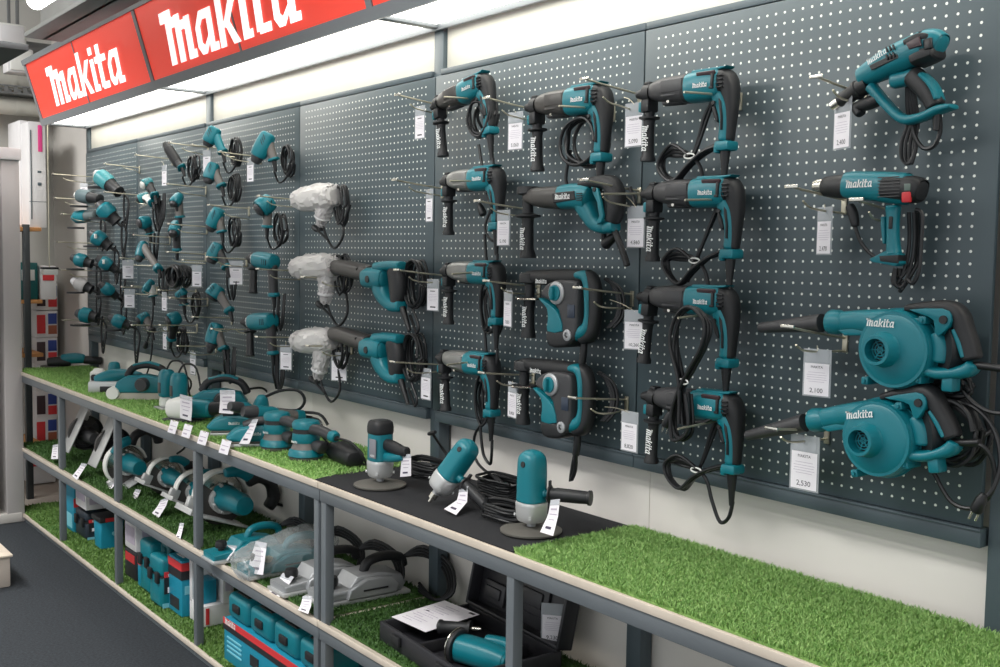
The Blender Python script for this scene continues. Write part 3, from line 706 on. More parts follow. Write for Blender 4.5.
# ------------------------------------------------------------------ combination hammers (upright motor), third and fourth in the middle column
T = Tr(420, 240, .2204, 650, 260, -.085)
def combi(label):
    t = thing('combination_hammer', label, 'power drill', T.o, group='combination hammers with upright motor')
    MB().lathe([(T(484, 170)[0], .010), (T(490, 170)[0], .018), (T(520, 170)[0], .021), (T(560, 170)[0], .022), (T(640, 170)[0], .024), (T(770, 170)[0], .022)], (0, 0, T(600, 168)[1]), (1, 0, .02), 20).build('barrel', BLACK, t)
    q = T(552, 186); m_ = MB(); logo_mesh(m_, q[0], q[1]-.006, .05, -.0245); m_.build('lettering', LOGO, t)
    b = MB().plate([T(590+.86*(X-545), Y) for X, Y in ((545, 236), (585, 195), (640, 180), (700, 182), (732, 190), (738, 250), (734, 330), (732, 400), (720, 445), (690, 462), (655, 440), (650, 400), (640, 320), (600, 280), (560, 262))], -.038, .038, .014, 4, sub=2).build('body_housing', DGREY, t)
    MB().plate([T(X+42, Y) for X, Y in ((548, 262), (600, 296), (636, 336), (652, 412), (586, 412), (588, 360), (584, 310), (562, 284))], -.042, .042, .010, 3, sub=2).build('motor_housing', TEAL, t)
    MB().plate([T(X+40, Y) for X, Y in ((580, 412), (660, 412), (690, 452), (676, 478), (640, 486), (588, 478))], -.041, .041, .010, 3, sub=2).build('motor_cap', BLACK, t)
    q = T(668, 240)
    d = MB().lathe([(0, .032), (.006, .032), (.009, .029), (.010, .024)], (q[0], -.036, q[1]), (-.0, -1, 0), 24).build('dial_ring', SILV, t)
    MB().lathe([(0, .024), (.014, .022), (.016, 0)], (q[0], -.036, q[1]), (0, -1, 0), 20).box((q[0], -.056, q[1]), (.011, .014, .038), .004).build('dial_knob', TEAL, d)
    q = T(732, 322); MB().box((q[0], -.0375, q[1]), (.028, .004, .036), .001).build('name_plate', mat('blue_plate', (46, 56, 72), .35), b)
    MB().loft(T.l((715, 172, .014, .022), (765, 166, .018, .022), (790, 205, .019, .020), (796, 280, .018, .019), (792, 360, .018, .019), (775, 426, .020, .021), (740, 450, .016, .025)), e=2.5).build('rear_grip', BLACK, t)
    MB().loft(T.l((728, 160, .010, .029), (762, 164, .016, .027), (776, 205, .0135, .0255), (778, 280, .0105, .0245), (776, 360, .0105, .0245), (760, 410, .019, .030), (712, 428, .022, .040)), e=2.6).build('grip_inlay', TEAL, t)
    q = T(716, 430); sc = MB().lathe([(0, .016), (.004, .016), (.006, .012), (.006, .008), (.002, .008)], (q[0], -.037, q[1]), (0, -1, 0), 16).build('boss_screw', SILV, t)
    q = T(500, 160); h = MB().lathe([(-.006, .028), (.0, .032), (.02, .032), (.026, .0155), (.064, .015), (.066, .038), (.07, .038), (.073, .018), (.1, .0155), (.15, .017), (.172, .022), (.182, .022), (.183, 0)], (q[0], 0, q[1]), (-.02, 0, -1), 18).build('side_handle', BLACK, t)
    MB().tube(ring_pts(T(500, 270)[0], 0, .045, .045, 0, 12)[:0] or [(T(500, 266)[0]-.04, -.01, T(500, 268)[1]), (T(500, 266)[0], -.045, T(500, 268)[1]), (T(500, 266)[0]+.04, -.01, T(500, 268)[1])], .003, 6, 4).build('chrome_band', CHROME, h)
    m_ = MB(); q = T(470, 296); logo_mesh(m_, q[0]+.0165, q[1], .062, -.0186, vertical=True); m_.build('grip_lettering', LOGO, h)
    MB().tube(T.p3([(744, 462), (742, 510), (735, 560)], .0), .0105, 10, 3).build('cord_guard', CORD, t)
    m_ = MB()
    for k, X in enumerate((835, 850, 864, 842)): m_.tube(T.p3([(815-5*k, 176, .03), (X-8, 215, .04), (X+8, 280, .045), (X+6, 350, .04), (X-22, 400, .03)]), .0042, 7, 4)
    m_.build('power_cord', CORD, t)
    return t
combi('combination hammer with silver dial, third of the middle hammer column')
t = combi('combination hammer with silver dial, lowest of the middle hammer column'); t.location = P(420+.2204*623, 330+.2204*262, -.085)
q = T(735, 552); c = MB().tube([(q[0], 0, q[1]), (q[0]-.012, .01, q[1]-.05), (q[0]-.03, .01, q[1]-.085), (q[0]-.022, .012, q[1]-.03), (q[0]-.004, .014, q[1]+.05)], .006, 8, 3); c.build('cord_end', CORD, t)
# ------------------------------------------------------------------ heat guns
T = Tr(750, 0, .25, 600, 250, -.08)
t = thing('heat_gun', 'teal heat gun tilted nose-down, hanging at the top right', 'heat gun', T.o)
MB().lathe([(-.165, .0), (-.165, .013), (-.158, .0165), (-.12, .018), (-.118, .022), (-.112, .022), (-.11, .019), (-.085, .022)], (0, 0, 0), (cos(.42), 0, sin(.42)), 20).build('nozzle', BLACK, t)
MB().lathe([(-.185, .0105), (-.172, .0115), (-.165, .0115)], (0, 0, 0), (cos(.42), 0, sin(.42)), 16).build('nozzle_tip', CHROME, t)
b = MB().loft(T.l((425, 320, .020, .022), (480, 290, .026, .027), (560, 248, .031, .033), (650, 208, .033, .035), (715, 180, .033, .034)), e=2.6).build('body_housing', TEAL, t)
MB().loft(T.l((640, 180, .010, .036), (700, 152, .011, .035), (745, 150, .008, .03)), e=3).build('rear_shell', BLACK, b)
MB().loft(T.l((660, 245, .016, .034), (705, 225, .017, .034), (760, 205, .014, .03)), e=3).build('lower_shell', BLACK, b)
MB().loft(T.l((700, 178, .029, .031), (735, 172, .030, .030), (770, 185, .024, .024)), e=2.6).build('end_cap', TEAL, b)
q = T(738, 180); MB().loft([(q[0], -.027, q[1]+.01, .01, .005), (q[0]+.004, -.029, q[1]-.012, .009, .005)], e=3, sub=2).build('air_inlet', CORD, b)
MB().plate(T.poly((655, 180), (712, 150), (722, 190), (670, 206)), -.038, -.03, .003, 2).build('side_window', PEGC, b)
m_ = MB(); q = T(497, 272); g = MB(); logo_mesh(g, 0, 0, .05, 0); cs, sn = cos(.42), sin(.42)
m_.add([(q[0]+v.x*cs-v.z*sn, -.0372, q[1]+v.x*sn+v.z*cs) for v in g.v], g.f).build('lettering', LOGO, b)
m_ = MB()
for k in range(3):
    for r in range(2):
        q = T(578+14*k, 206-5*k+32*r); m_.box((q[0], -.036, q[1]), (.004, .004, .012), .001, rot=(0, -.42, 0))
m_.build('vent_slot', CORD, b)
MB().plate(T.poly((500, 272), (620, 216), (624, 240), (510, 292)), -.0345, -.031, .001, 1).build('dark_stripe', BLACK, b)
MB().loft(T.l((640, 300, .022, .021), (690, 350, .021, .021), (725, 400, .019, .02), (745, 440, .018, .019)), e=2.5).build('handle_grip', BLACK, t)
MB().loft(T.l((690, 302, .006, .022), (735, 350, .0055, .022), (760, 410, .005, .0205)), e=2.6).build('grip_inlay', TEAL, t)
MB().loft(T.l((470, 350, .012, .018), (540, 430, .0105, .017), (610, 490, .0105, .017), (690, 480, .0095, .018), (760, 450, .0095, .021), (822, 436, .005, .02)), e=2.6).build('guard_loop', TEAL, t)
MB().loft(T.l((560, 330, .017, .018), (620, 318, .016, .018), (660, 300, .014, .018)), e=2.5).build('guard_top', TEAL, t)
MB().loft(T.l((430, 470, .010, .014), (416, 440, .012, .014), (470, 420, .014, .016), (520, 400, .012, .016)), e=2.6).build('nose_bracket', BLACK, t)
m_ = MB()
for k in range(4): m_.tube(T.p3([(600+8*k, 340, .02), (596+12*k, 420, .024), (600+14*k, 500, .024), (578+18*k, 580, .02), (580+16*k, 650, .018), (612+4*k, 672, .016), (640, 600, .018), (630-4*k, 500, .02)]), .0042, 7, 4)
m_.tube(T.p3([(748, 470), (750, 540), (725, 600), (680, 610), (645, 560), (632, 500)], .01), .0046, 7, 4)
m_.lathe([(0, .0085), (.035, .007)], (T(748, 465)[0], 0, T(748, 465)[1]), (0, 0, -1), 10)
m_.build('power_cord', CORD, t)
t.scale = (.95,)*3; t.location.x += .004
T = Tr(750, 140, .25, 520, 180, -.08)
t = thing('heat_gun', 'teal heat gun with silver nozzle and red switch, second from the top at right', 'heat gun', T.o)
ax = T(240, 180)[0]
MB().lathe([(ax, .0), (ax, .0125), (T(262, 0)[0], .0155), (T(292, 0)[0], .0165)], (0, 0, 0), (1, 0, -.03), 20).build('nozzle_tip', CHROME, t)
MB().lathe([(T(282, 0)[0], .017), (T(290, 0)[0], .0215), (T(330, 0)[0], .0245), (T(378, 0)[0], .027)], (0, 0, -.002), (1, 0, -.03), 20).build('nozzle', BLACK, t)
b = MB().loft(T.l((368, 180, .027, .028), (400, 182, .030, .031), (480, 185, .031, .033), (560, 192, .033, .034), (640, 198, .033, .034)), e=2.4).build('body_housing', TEAL, t)
e_ = MB().loft(T.l((530, 190, .0255, .0365), (600, 196, .027, .037), (660, 200, .028, .035), (690, 206, .021, .028)), e=2.8).build('rear_vent_shell', BLACK, b)
m_ = MB()
for k in range(7): q = T(580, 152+13*k); m_.box((q[0], -.0365, q[1]), (.05, .003, .0022), .0006)
m_.build('vent_rib', DGREY, e_)
q = T(650, 232); MB().box((q[0], -.030, q[1]), (.020, .012, .022), .003).build('red_switch', RED, t)
q = T(656, 192); MB().box((q[0], -.034, q[1]), (.014, .004, .014), .001).build('display_window', mat('grey_green_screen', (96, 112, 104), .3), t)
m_ = MB(); q = T(396, 196); logo_mesh(m_, q[0], q[1], .066, -.0336); m_.build('lettering', LOGO, b)
MB().loft(T.l((566, 262, .016, .019), (566, 330, .0125, .017), (566, 400, .0125, .017), (570, 470, .016, .02)), e=2.5).build('handle_grip', TEAL, t)
MB().loft(T.l((530, 310, .006, .013), (532, 360, .006, .013), (535, 420, .004, .011)), e=2.5).build('trigger', TEAL, t)
q = T(572, 335); MB().box((q[0], -.018, q[1]), (.008, .006, .026), .002).build('lock_button', BLACK, t)
MB().plate(T.poly((482, 482), (545, 450), (600, 460), (606, 500), (590, 512), (488, 494)), -.018, .018, .003, 2).build('grip_foot', TEAL, t)
MB().plate(T.poly((525, 470), (606, 466), (604, 500), (530, 492)), -.021, .019, .003, 2).build('foot_cover', BLACK, t)
MB().loft(T.l((385, 262, .009, .012), (400, 300, .011, .012), (410, 350, .008, .010)), e=2.5).build('hanging_bracket', BLACK, t)
m_ = MB()
m_.tube(T.p3([(405, 340), (425, 400), (455, 445), (490, 475)], .0), .0042, 7, 4)
for k, (dx, dy, dz) in enumerate(((0, 0, 0), (14, -22, .012), (26, 12, -.006), (38, -10, .01), (20, 26, .02))): m_.tube(T.p3([(612+dx, 290, .02+dz), (606+dx, 400, .03+dz), (596+dx, 500+dy*.5, .026+dz), (566+dx*.9, 580+dy, .02), (545+dx*.6, 572+dy, .02+dz), (556+dx*.3, 520, .02+dz)]), .0042, 7, 4)
m_.tube(T.p3([(640, 280, .02), (668, 300, .02), (664, 420, .02), (655, 530, .02), (630, 580, .02), (606, 565, .02)]), .0045, 7, 4)
m_.build('power_cord', CORD, t)
t.scale = (.96, .8, .98); t.location.x += .005
# ------------------------------------------------------------------ leaf blowers
T = Tr(750, 280, .25, 566, 258, -.10)
def blower(label):
    t = thing('leaf_blower', label, 'leaf blower', T.o+Vector((.0135, 0, -.004)), group='teal leaf blowers')
    a, bb = T(22, 182), T(306, 160)
    n = MB().lathe([(0, 0), (0, .0105), (.004, .0118), (.08, .0155), (.156, .0200), (.166, .0200)], (a[0], 0, a[1]), (bb[0]-a[0], 0, bb[1]-a[1]), 22).build('nozzle', DGREY, t)
    MB().lathe([(T(304, 0)[0], .018), (T(305, 0)[0], .0245), (T(312, 0)[0], .0265), (T(345, 0)[0], .0262), (T(356, 0)[0], .0225), (T(366, 0)[0], .0215)], (0, 0, T(330, 160)[1]), (1, 0, -.0), 22).build('outlet_collar', TEAL, t)
    MB().loft(T.l((350, 158, .022, .023), (420, 155, .023, .025), (490, 158, .026, .032), (560, 165, .030, .0345)), e=2.7).build('outlet_duct', TEAL, t)
    m_ = MB()
    m_.plate(T.poly((350, 190), (430, 180), (468, 196), (446, 212), (376, 212)), -.020, .02, .003, 2)
    m_.build('outlet_rib', TEAL, t)
    c = T(580, 266)
    v = MB().lathe([(-.0395, .0), (-.039, .035), (-.0365, .055), (-.0335, .067), (-.030, .0745), (-.022, .0792), (-.01, .081), (.01, .081), (.03, .078), (.036, .070)], (c[0], 0, c[1]), (0, 1, 0), 40).build('fan_housing', TEAL, t)
    MB().lathe([(-.032, .0762), (-.029, .0772), (-.026, .0775)], (c[0], 0, c[1]), (0, 1, 0), 40).build('housing_rim', TEAL, v)
    MB().lathe([(-.0, .081), (0, .0835), (.006, .0835), (.006, .081)], (c[0], 0, c[1]), (0, 1, 0), 40).build('seam_flange', TEAL, v)
    k = T(556, 266)
    MB().lathe([(.0, .040), (.006, .036), (.014, .0335), (.034, .031), (.038, .0295), (.038, .0235), (.015, .0225), (.012, .0225)], (k[0], -.033, k[1]), (0, -1, 0), 30).build('intake_boss', TEAL, v)
    g = MB().lathe([(.0, .0228), (.014, .0228), (.014, 0)], (k[0], -.033, k[1]), (0, -1, 0), 24).build('intake_hole', BLACK, v)
    m_ = MB()
    for r in (.006, .012, .018): m_.tube(ring_pts(k[0], k[1], r, r, -.052, 16)[:-1], .0014, 6, 1, True)
    for q in range(3): m_.box((k[0], -.052, k[1]), (.044, .002, .0022), rot=(0, q*pi/3, 0))
    m_.build('intake_grille', TEAL, v)
    for X, Y in ((462, 390), (672, 386), (690, 150), (666, 156)):
        q = T(X, Y); MB().box((q[0], 0, q[1]), (.016, .05, .016), .003).lathe([(0, .004), (.004, .0035), (.004, 0)], (q[0], -.025, q[1]), (0, -1, 0), 10).build('screw_lug', TEAL, v)
    m_ = MB(); q = T(484, 172); logo_mesh(m_, q[0], q[1], .064, -.0405)
    m_.build('lettering', LOGO, t)
    MB().lathe([(.03, .058), (.05, .056), (.075, .05), (.082, .04), (.082, 0)], (T(690, 260)[0], -.02, T(690, 260)[1]), (.55, .8, 0), 24).build('motor_cover', BLACK, t)
    MB().loft(T.l((610, 104, .008, .020), (690, 100, .012, .022), (772, 104, .016, .022), (815, 130, .016, .022), (832, 190, .018, .021), (850, 250, .019, .02), (864, 310, .018, .02)), e=2.6).build('rear_grip', BLACK, t)
    MB().plate(T.poly((640, 108), (770, 104), (806, 130), (800, 170), (760, 210), (742, 200), (735, 150), (690, 128)), -.026, .02, .004, 2, sub=2).build('handle_bracket', TEAL, t)
    q = T(778, 148); MB().lathe([(0, .0085), (.004, .008), (.004, 0)], (q[0], -.0265, q[1]), (0, -1, 0), 14).build('bracket_screw', BLACK, t)
    MB().loft(T.l((806, 185, .006, .0225), (828, 240, .0085, .022), (845, 300, .0075, .0215)), e=2.5).build('grip_inlay', TEAL, t)
    MB().loft(T.l((690, 350, .012, .026), (740, 362, .012, .025), (800, 360, .012, .024), (850, 348, .014, .022), (872, 322, .012, .02)), e=2.6).build('base_strut', TEAL, t)
    q = T(778, 400); MB().box((q[0], 0, q[1]), (.024, .034, .034), .005).build('rest_foot', TEAL, t)
    MB().loft(T.l((724, 200, .012, .018), (744, 260, .02, .02), (740, 320, .018, .02)), e=2.5).build('motor_pillar', TEAL, t)
    return t
t = blower('teal leaf blower, upper of the two at right')
MB().tube(T.p3([(868, 330), (920, 335), (1010, 348), (1060, 360)], .0), .0075, 10, 3).build('cord_guard', CORD, t)
m_ = MB(); m_.tube(T.p3([(700, 420, .03), (760, 440, .035), (790, 432, .03), (830, 480, .03), (900, 520, .03), (1000, 528, .03), (1060, 520, .03)]), .0046, 8, 4); coil(m_, T(740, 420)[0], T(740, 420)[1], .04, .014, .04, 4, .0045, seed=8); m_.build('power_cord', CORD, t)
t = blower('teal leaf blower, lower of the two, with coiled cord behind'); t.location = P(720+.28*572, 380+.28*200, -.10)
t.rotation_euler = (0, radians(-11), 0)
m_ = MB(); coil(m_, .145, -.0, .055, .06, .045, 7, .0046, seed=9)
m_.tube([(.15, 0, -.022), (.19, 0, -.026), (.215, .0, -.03), (.225, .01, -.06), (.215, .02, -.11), (.17, .03, -.15), (.12, .03, -.14), (.09, .03, -.08)], .0046, 8, 5)
m_.tube([(.14, .03, .06), (.19, .03, .045), (.225, .03, -.0), (.235, .02, -.06), (.22, .01, -.11), (.195, .0, -.135)], .0046, 8, 5)
plug(m_, (.205, 0, -.12), (-.5, 0, -.8)); c = m_.build('power_cord', CORD, t)
m_ = MB(); pins(m_, (.205, 0, -.12), (-.5, 0, -.8)); m_.build('plug_pins', CHROME, c)
MB().tube([(.148, 0, -.018), (.18, 0, -.022), (.21, 0, -.022)], .007, 10, 3).build('cord_guard', CORD, t)
# ------------------------------------------------------------------ pistol drills built through three points: nose, apex, grip end
def frame_thing(name, label, cat, A, group=None): return thing(name, label, cat, A, group=group)
def gun(label, N, A, G, r=.036, body=None, grip=None, foot=None, nose=None, group=None, side=None, cord='coil', seed=1, gr=.019, chuck=True, name='power_drill', cat='power drill', loops=4):
    N, A, G = P(*N), P(*A), P(*G); t = thing(name, label, cat, A, group=group)
    body = body or TEAL; grip = grip or DGREY; foot = foot or TEAL; nose = nose or DGREY
    n = N-A; g = G-A; o = n.cross(g).normalized()
    if o.y > 0: o = -o
    d = n.normalized(); L = n.length; e = g.normalized(); GL = g.length
    def pt(s, w=0): return tuple(d*s+e*w)
    b = MB().loft([(*pt(-.022), r*.86, r*.9), (*pt(.01), r, r), (*pt(L*.5), r*1.02, r*1.02), (*pt(L*.74), r*.9, r*.92)], e=2.4, out=o, n=14, sub=3).build('motor_housing', body, t)
    MB().loft([(*pt(L*.7), r*.8, r*.82), (*pt(L*.86), r*.66, r*.7), (*pt(L*.96), r*.5, r*.5)], e=2.3, out=o, n=14, sub=3, cap=.2).build('gear_nose', nose, t)
    if chuck: MB().lathe([(L*.93, r*.42), (L*1.0, r*.44), (L*1.1, r*.36), (L*1.16, r*.2)], (0, 0, 0), d, 14).build('chuck', BLACK, t)
    m_ = MB()
    for k in range(3): c = d*(.0+.012*k)+o*(r*.98); m_.lathe([(-r*.35, .0016), (r*.35, .0016)], c, e, 6)
    m_.build('vent_slot', CORD, b)
    MB().loft([(*(e*(r*.3)), gr*1.25, gr*1.1), (*(e*GL*.4), gr*1.05, gr), (*(e*GL*.8), gr*.95, gr*.95), (*(e*GL*.9), gr, gr)], e=2.4, out=o, n=14, sub=3).build('grip', grip, t)
    MB().loft([(*(e*GL*.86), gr*1.15, gr*1.15), (*(e*GL*.94), gr*1.3, gr*1.25), (*(e*GL), gr*1.15, gr*1.1)], e=2.8, out=o, n=14, sub=2).build('grip_foot', foot, t)
    q = d*(gr*.9)+e*(GL*.36); MB().loft([(*(q-e*.02), .006, .009), (*q, .009, .010), (*(q+e*.02), .006, .009)], out=o, n=10, sub=2).build('trigger', BLACK, t)
    if side:
        h = P(*side)-A; s0 = d*(L*.8)
        MB().lathe([(-.014, r*.78), (.014, r*.78)], s0, d, 18).lathe([(0, .014), ((h-s0).length*.25, .0125), ((h-s0).length*.27, .026), ((h-s0).length*.31, .026), ((h-s0).length*.34, .015), ((h-s0).length*.9, .017), ((h-s0).length, .02)], s0, h-s0, 14).build('side_handle', BLACK, t)
    m_ = MB(); m_.lathe([(0, gr*.55), (.045, gr*.36)], g, (e+Vector((0, 0, -1))).normalized(), 10)
    if cord:
        z = g.z-.045; x = g.x
        rng = random.Random(seed)
        if cord == 'coil':
            coil(m_, x+.03, g.z+.0, .04, .062, g.y+.05, loops, .0044, seed=seed)
            m_.tube([tuple(g+Vector((0, 0, -.04))), (x+.0, g.y+.02, z-.04), (x+.04, g.y+.03, z-.03), (x+.06, g.y+.05, z+.03)], .0044, 7, 4)
        elif cord == 'hang':
            for k in range(loops):
                w = .012+.008*k
                m_.tube([(x-w, g.y+.03, z+.05), (x-w*1.4, g.y+.03, z-.03-.015*k), (x, g.y+.03, z-.09-.02*rng.random()), (x+w*1.4, g.y+.03, z-.03-.01*k), (x+w, g.y+.04, z+.06)], .0044, 7, 4)
            m_.tube([tuple(g), (x, g.y, z-.03), (x-.01, g.y+.02, z-.10)], .0044, 7, 4)
        elif cord == 'long':
            m_.tube([tuple(g), (x-.005, g.y, z-.05), (x-.02, g.y-.01, z-.14), (x-.05, g.y-.02, z-.20)], .0044, 7, 4); plug(m_, (x-.05, g.y-.02, z-.19), (-.5, 0, -1))
    m_.build('power_cord', CORD, t)
    return t
GL_ = 'small corded tools on the left hooks'
# column right of the second seam
gun('teal drill with grey grip slanting down, topmost beside the bare middle board', (254, 164, -.14), (267, 138, -.10), (274, 161, -.08), .034, grip=mat('taupe_rubber', (108, 104, 100), .5), group=GL_, seed=2, chuck=False)
TAUPE = bpy.data.materials['taupe_rubber']
gun('round teal polisher head with grey grip hanging straight down, second beside the bare middle board', (256, 212, -.15), (268, 203, -.10), (267, 228, -.10), .040, grip=TAUPE, group=GL_, seed=3, chuck=False, gr=.018)
gun('teal drill with long black side handle, third beside the bare middle board', (250, 258, -.12), (272, 262, -.09), (274, 297, -.08), .034, nose=ALU, grip=DGREY, side=(253, 293, -.13), group=GL_, seed=4, cord='hang', loops=2)
gun('teal drill with silver nose and black side handle, lowest beside the bare middle board', (245, 322, -.12), (270, 321, -.09), (273, 355, -.08), .036, nose=ALU, side=(250, 356, -.13), group=GL_, seed=5, cord='hang', loops=3)
# third column
gun('teal drill with teal grip slanting right, topmost under the second opal strip', (206, 147, -.14), (214, 132, -.11), (223, 153, -.09), .032, grip=TEAL, group=GL_, seed=6, chuck=False)
gun('teal drill with taupe grip, second down in the column under the second opal strip', (207, 184, -.14), (213, 168, -.11), (222, 187, -.09), .030, grip=TAUPE, group=GL_, seed=7, chuck=False)
gun('teal drill with straight taupe grip, third down beside an empty wire hook', (209, 232, -.14), (218, 213, -.11), (222, 233, -.10), .032, grip=TAUPE, group=GL_, seed=8, chuck=False)
gun('teal drill above the pair of white price cards, fourth in its column', (210, 264, -.14), (217, 248, -.11), (227, 268, -.09), .032, grip=DGREY, group=GL_, seed=9, chuck=False, cord='hang', loops=2)
gun('round teal sander drill with dark grip slanting to the right, below the white price cards', (210, 300, -.14), (217, 290, -.11), (230, 312, -.09), .038, grip=TAUPE, group=GL_, seed=10, chuck=False, cord=None)
gun('teal drill pointing down with grey grip and dangling cords, lowest in its column', (210, 350, -.14), (216, 328, -.11), (224, 350, -.10), .034, grip=TAUPE, group=GL_, seed=11, cord='hang', loops=4)
# second column
gun('black barrelled die grinder with teal collar pointing upwards, top of the second column', (164, 142, -.14), (177, 162, -.10), (182, 168, -.09), .024, body=BLACK, nose=BLACK, grip=DGREY, group=GL_, seed=12, chuck=False, gr=.018)
gun('teal and grey drill with round teal foot, second in the column under the die grinder', (172, 206, -.14), (178, 198, -.10), (180, 218, -.09), .026, grip=TAUPE, foot=TEAL, group=GL_, seed=13, chuck=False, cord=None)
gun('teal drill with dark grip and teal foot, third in the column under the die grinder', (172, 236, -.14), (176, 226, -.10), (177, 251, -.09), .028, grip=DGREY, group=GL_, seed=14, chuck=False, cord=None)
gun('small teal tool hanging just under the fat round bundle of black cord', (176, 298, -.12), (182, 293, -.10), (184, 305, -.09), .022, group=GL_, seed=15, chuck=False, loops=3)
t = thing('cord_bundle', 'fat round bundle of black cord hanging on a hook left of the white price cards', 'cord', P(180, 277, -.09))
m_ = MB(); coil(m_, 0, 0, .085, .052, 0, 9, .006, seed=21, jit=.08); m_.build('coil', CORD, t); MB().tube(ring_pts(.02, -.05, .012, .014, 0, 8), .003, 6, 2).build('white_tie', WHITE, t)
gun('teal drill with round front and teal foot, lowest in the column under the die grinder', (166, 322, -.15), (176, 318, -.10), (171, 340, -.10), .034, grip=BLACK, group=GL_, seed=16, chuck=False, cord='coil')
# first inner column
gun('white-capped teal tool high on the left, right beside a slim white price card', (141, 186, -.14), (148, 183, -.10), (155, 196, -.09), .026, body=mat('pale_teal', (58, 140, 146), .4), nose=WHITE, grip=BLACK, group=GL_, seed=17, chuck=False, cord='hang', loops=4)
PALE = bpy.data.materials['pale_teal']
gun('pale teal tool with white rear, second in the left inner column', (136, 200, -.14), (145, 197, -.10), (153, 203, -.09), .024, body=PALE, grip=WHITE, group=GL_, seed=18, chuck=False, cord='hang', loops=3)
gun('dumpy teal sander hanging below the pale teal tool, third in the left inner column', (137, 224, -.15), (146, 222, -.10), (150, 234, -.08), .034, grip=BLACK, group=GL_, seed=19, chuck=False, cord='hang', loops=2)
gun('teal drill with long curved dark grip, fourth in the left inner column', (138, 262, -.14), (143, 246, -.10), (159, 270, -.09), .026, grip=TAUPE, group=GL_, seed=20, chuck=False, cord='hang', loops=3)
gun('teal tool with white top, fifth in the left inner column', (143, 293, -.14), (150, 284, -.10), (153, 297, -.09), .022, nose=TEAL, grip=WHITE, group=GL_, seed=22, chuck=False, cord='long')
gun('teal and grey drill with cord dropping to the shelf, lowest in the left inner column', (136, 322, -.15), (145, 317, -.10), (152, 332, -.09), .026, grip=TAUPE, foot=DGREY, group=GL_, seed=23, chuck=False, cord='long')
# angle grinders pointing outwards at the far left
def stick(label, Hd, Tl, r=.036, head=None, tail=None, cap=None, seed=1, cord=True, patch=False):
    r *= 1.12
    H, T_ = P(*Hd), P(*Tl); t = thing('angle_grinder', label, 'angle grinder', H, group='angle grinders at the far left'); v = T_-H; L = v.length; d = v.normalized()
    b = MB().lathe([(-.03, .0), (-.03, r*.7), (-.015, r), (L*.3, r*1.03), (L*.48, r*.9)], (0, 0, 0), d, 18).build('motor_housing', head or TEAL, t)
    MB().lathe([(-.055, .0), (-.055, r*.45), (-.03, r*.72)], (0, 0, 0), d, 16).build('gear_head', cap or DGREY, t)
    MB().lathe([(L*.46, r*.86), (L*.6, r*.72), (L*.85, r*.66), (L*1.0, r*.72), (L*1.04, r*.5), (L*1.04, 0)], (0, 0, 0), d, 16).build('grip', tail or BLACK, t)
    MB().lathe([(-.045, 0), (-.045, r*1.25), (-.035, r*1.3), (-.035, r*.4)], d*(-.03)+Vector((0, 0, -r*.6)), (0, 0, 1), 18).build('disc_guard', DGREY, t)
    if patch: MB().box(tuple(d*.01+Vector((.6*r, -.7*r, .35*r))), (.03, .012, .025), .003).build('white_sticker', WHITE, b)
    if cord:
        m_ = MB(); rng = random.Random(seed); x, y, z = v*1.04
        m_.lathe([(0, .009), (.04, .006)], v*1.02, d, 8)
        for k in range(4):
            w = .02+.012*rng.random()
            m_.tube([(x, y+.02, z), (x+w, y+.04, z-.05), (x+w*.8, y+.03, z-.13-.02*k), (x-w*.5, y+.03, z-.15-.015*k), (x-w, y+.03, z-.07), (x-.2*w, y+.03, z+.01)], .0046, 7, 4)
        m_.build('power_cord', CORD, t)
    return t
stick('pale teal angle grinder with white wrapping on its head, highest at the far left', (102, 178, -.145), (119, 192, -.09), .042, head=PALE, cap=WRAP, seed=1)
stick('teal angle grinder with fat black grip, directly below the white-wrapped one', (105, 210, -.145), (117, 222, -.09), .045, seed=2)
stick('teal angle grinder with white sticker, third down at the far left', (98, 238, -.145), (110, 247, -.09), .040, seed=3, patch=True)
stick('teal angle grinder left of the upper white price card, fourth down far left', (105, 263, -.145), (116, 270, -.09), .032, seed=4, patch=True)
stick('teal angle grinder left of the lower white price card, fifth down at the far left', (107, 289, -.145), (117, 297, -.09), .030, seed=5)
stick('teal angle grinder low at the far left above the small shelf tool with cords', (118, 321, -.145), (130, 326, -.09), .032, seed=6)
stick('grey angle grinder boxed with a white label, outermost high on the left', (82, 196, -.145), (100, 199, -.09), .036, head=mat('blue_grey_plastic', (86, 104, 108), .5), cap=WHITE, seed=7, cord=False)
stick('grey bodied angle grinder with teal end, outermost second down on the left', (79, 217, -.145), (96, 215, -.09), .034, tail=mat('grey_green_grip', (96, 106, 106), .5), cap=TEAL, seed=8)
stick('teal angle grinder with grey handle end, outermost third down on the left', (80, 260, -.145), (92, 264, -.09), .036, seed=9)
stick('white-wrapped angle grinder with dark rim, outermost fourth down on the left', (80, 284, -.145), (92, 290, -.09), .036, head=WRAP, cap=CARTON, seed=10)
stick('teal angle grinder, outermost and lowest on the left', (85, 315, -.145), (97, 318, -.09), .040, seed=11)
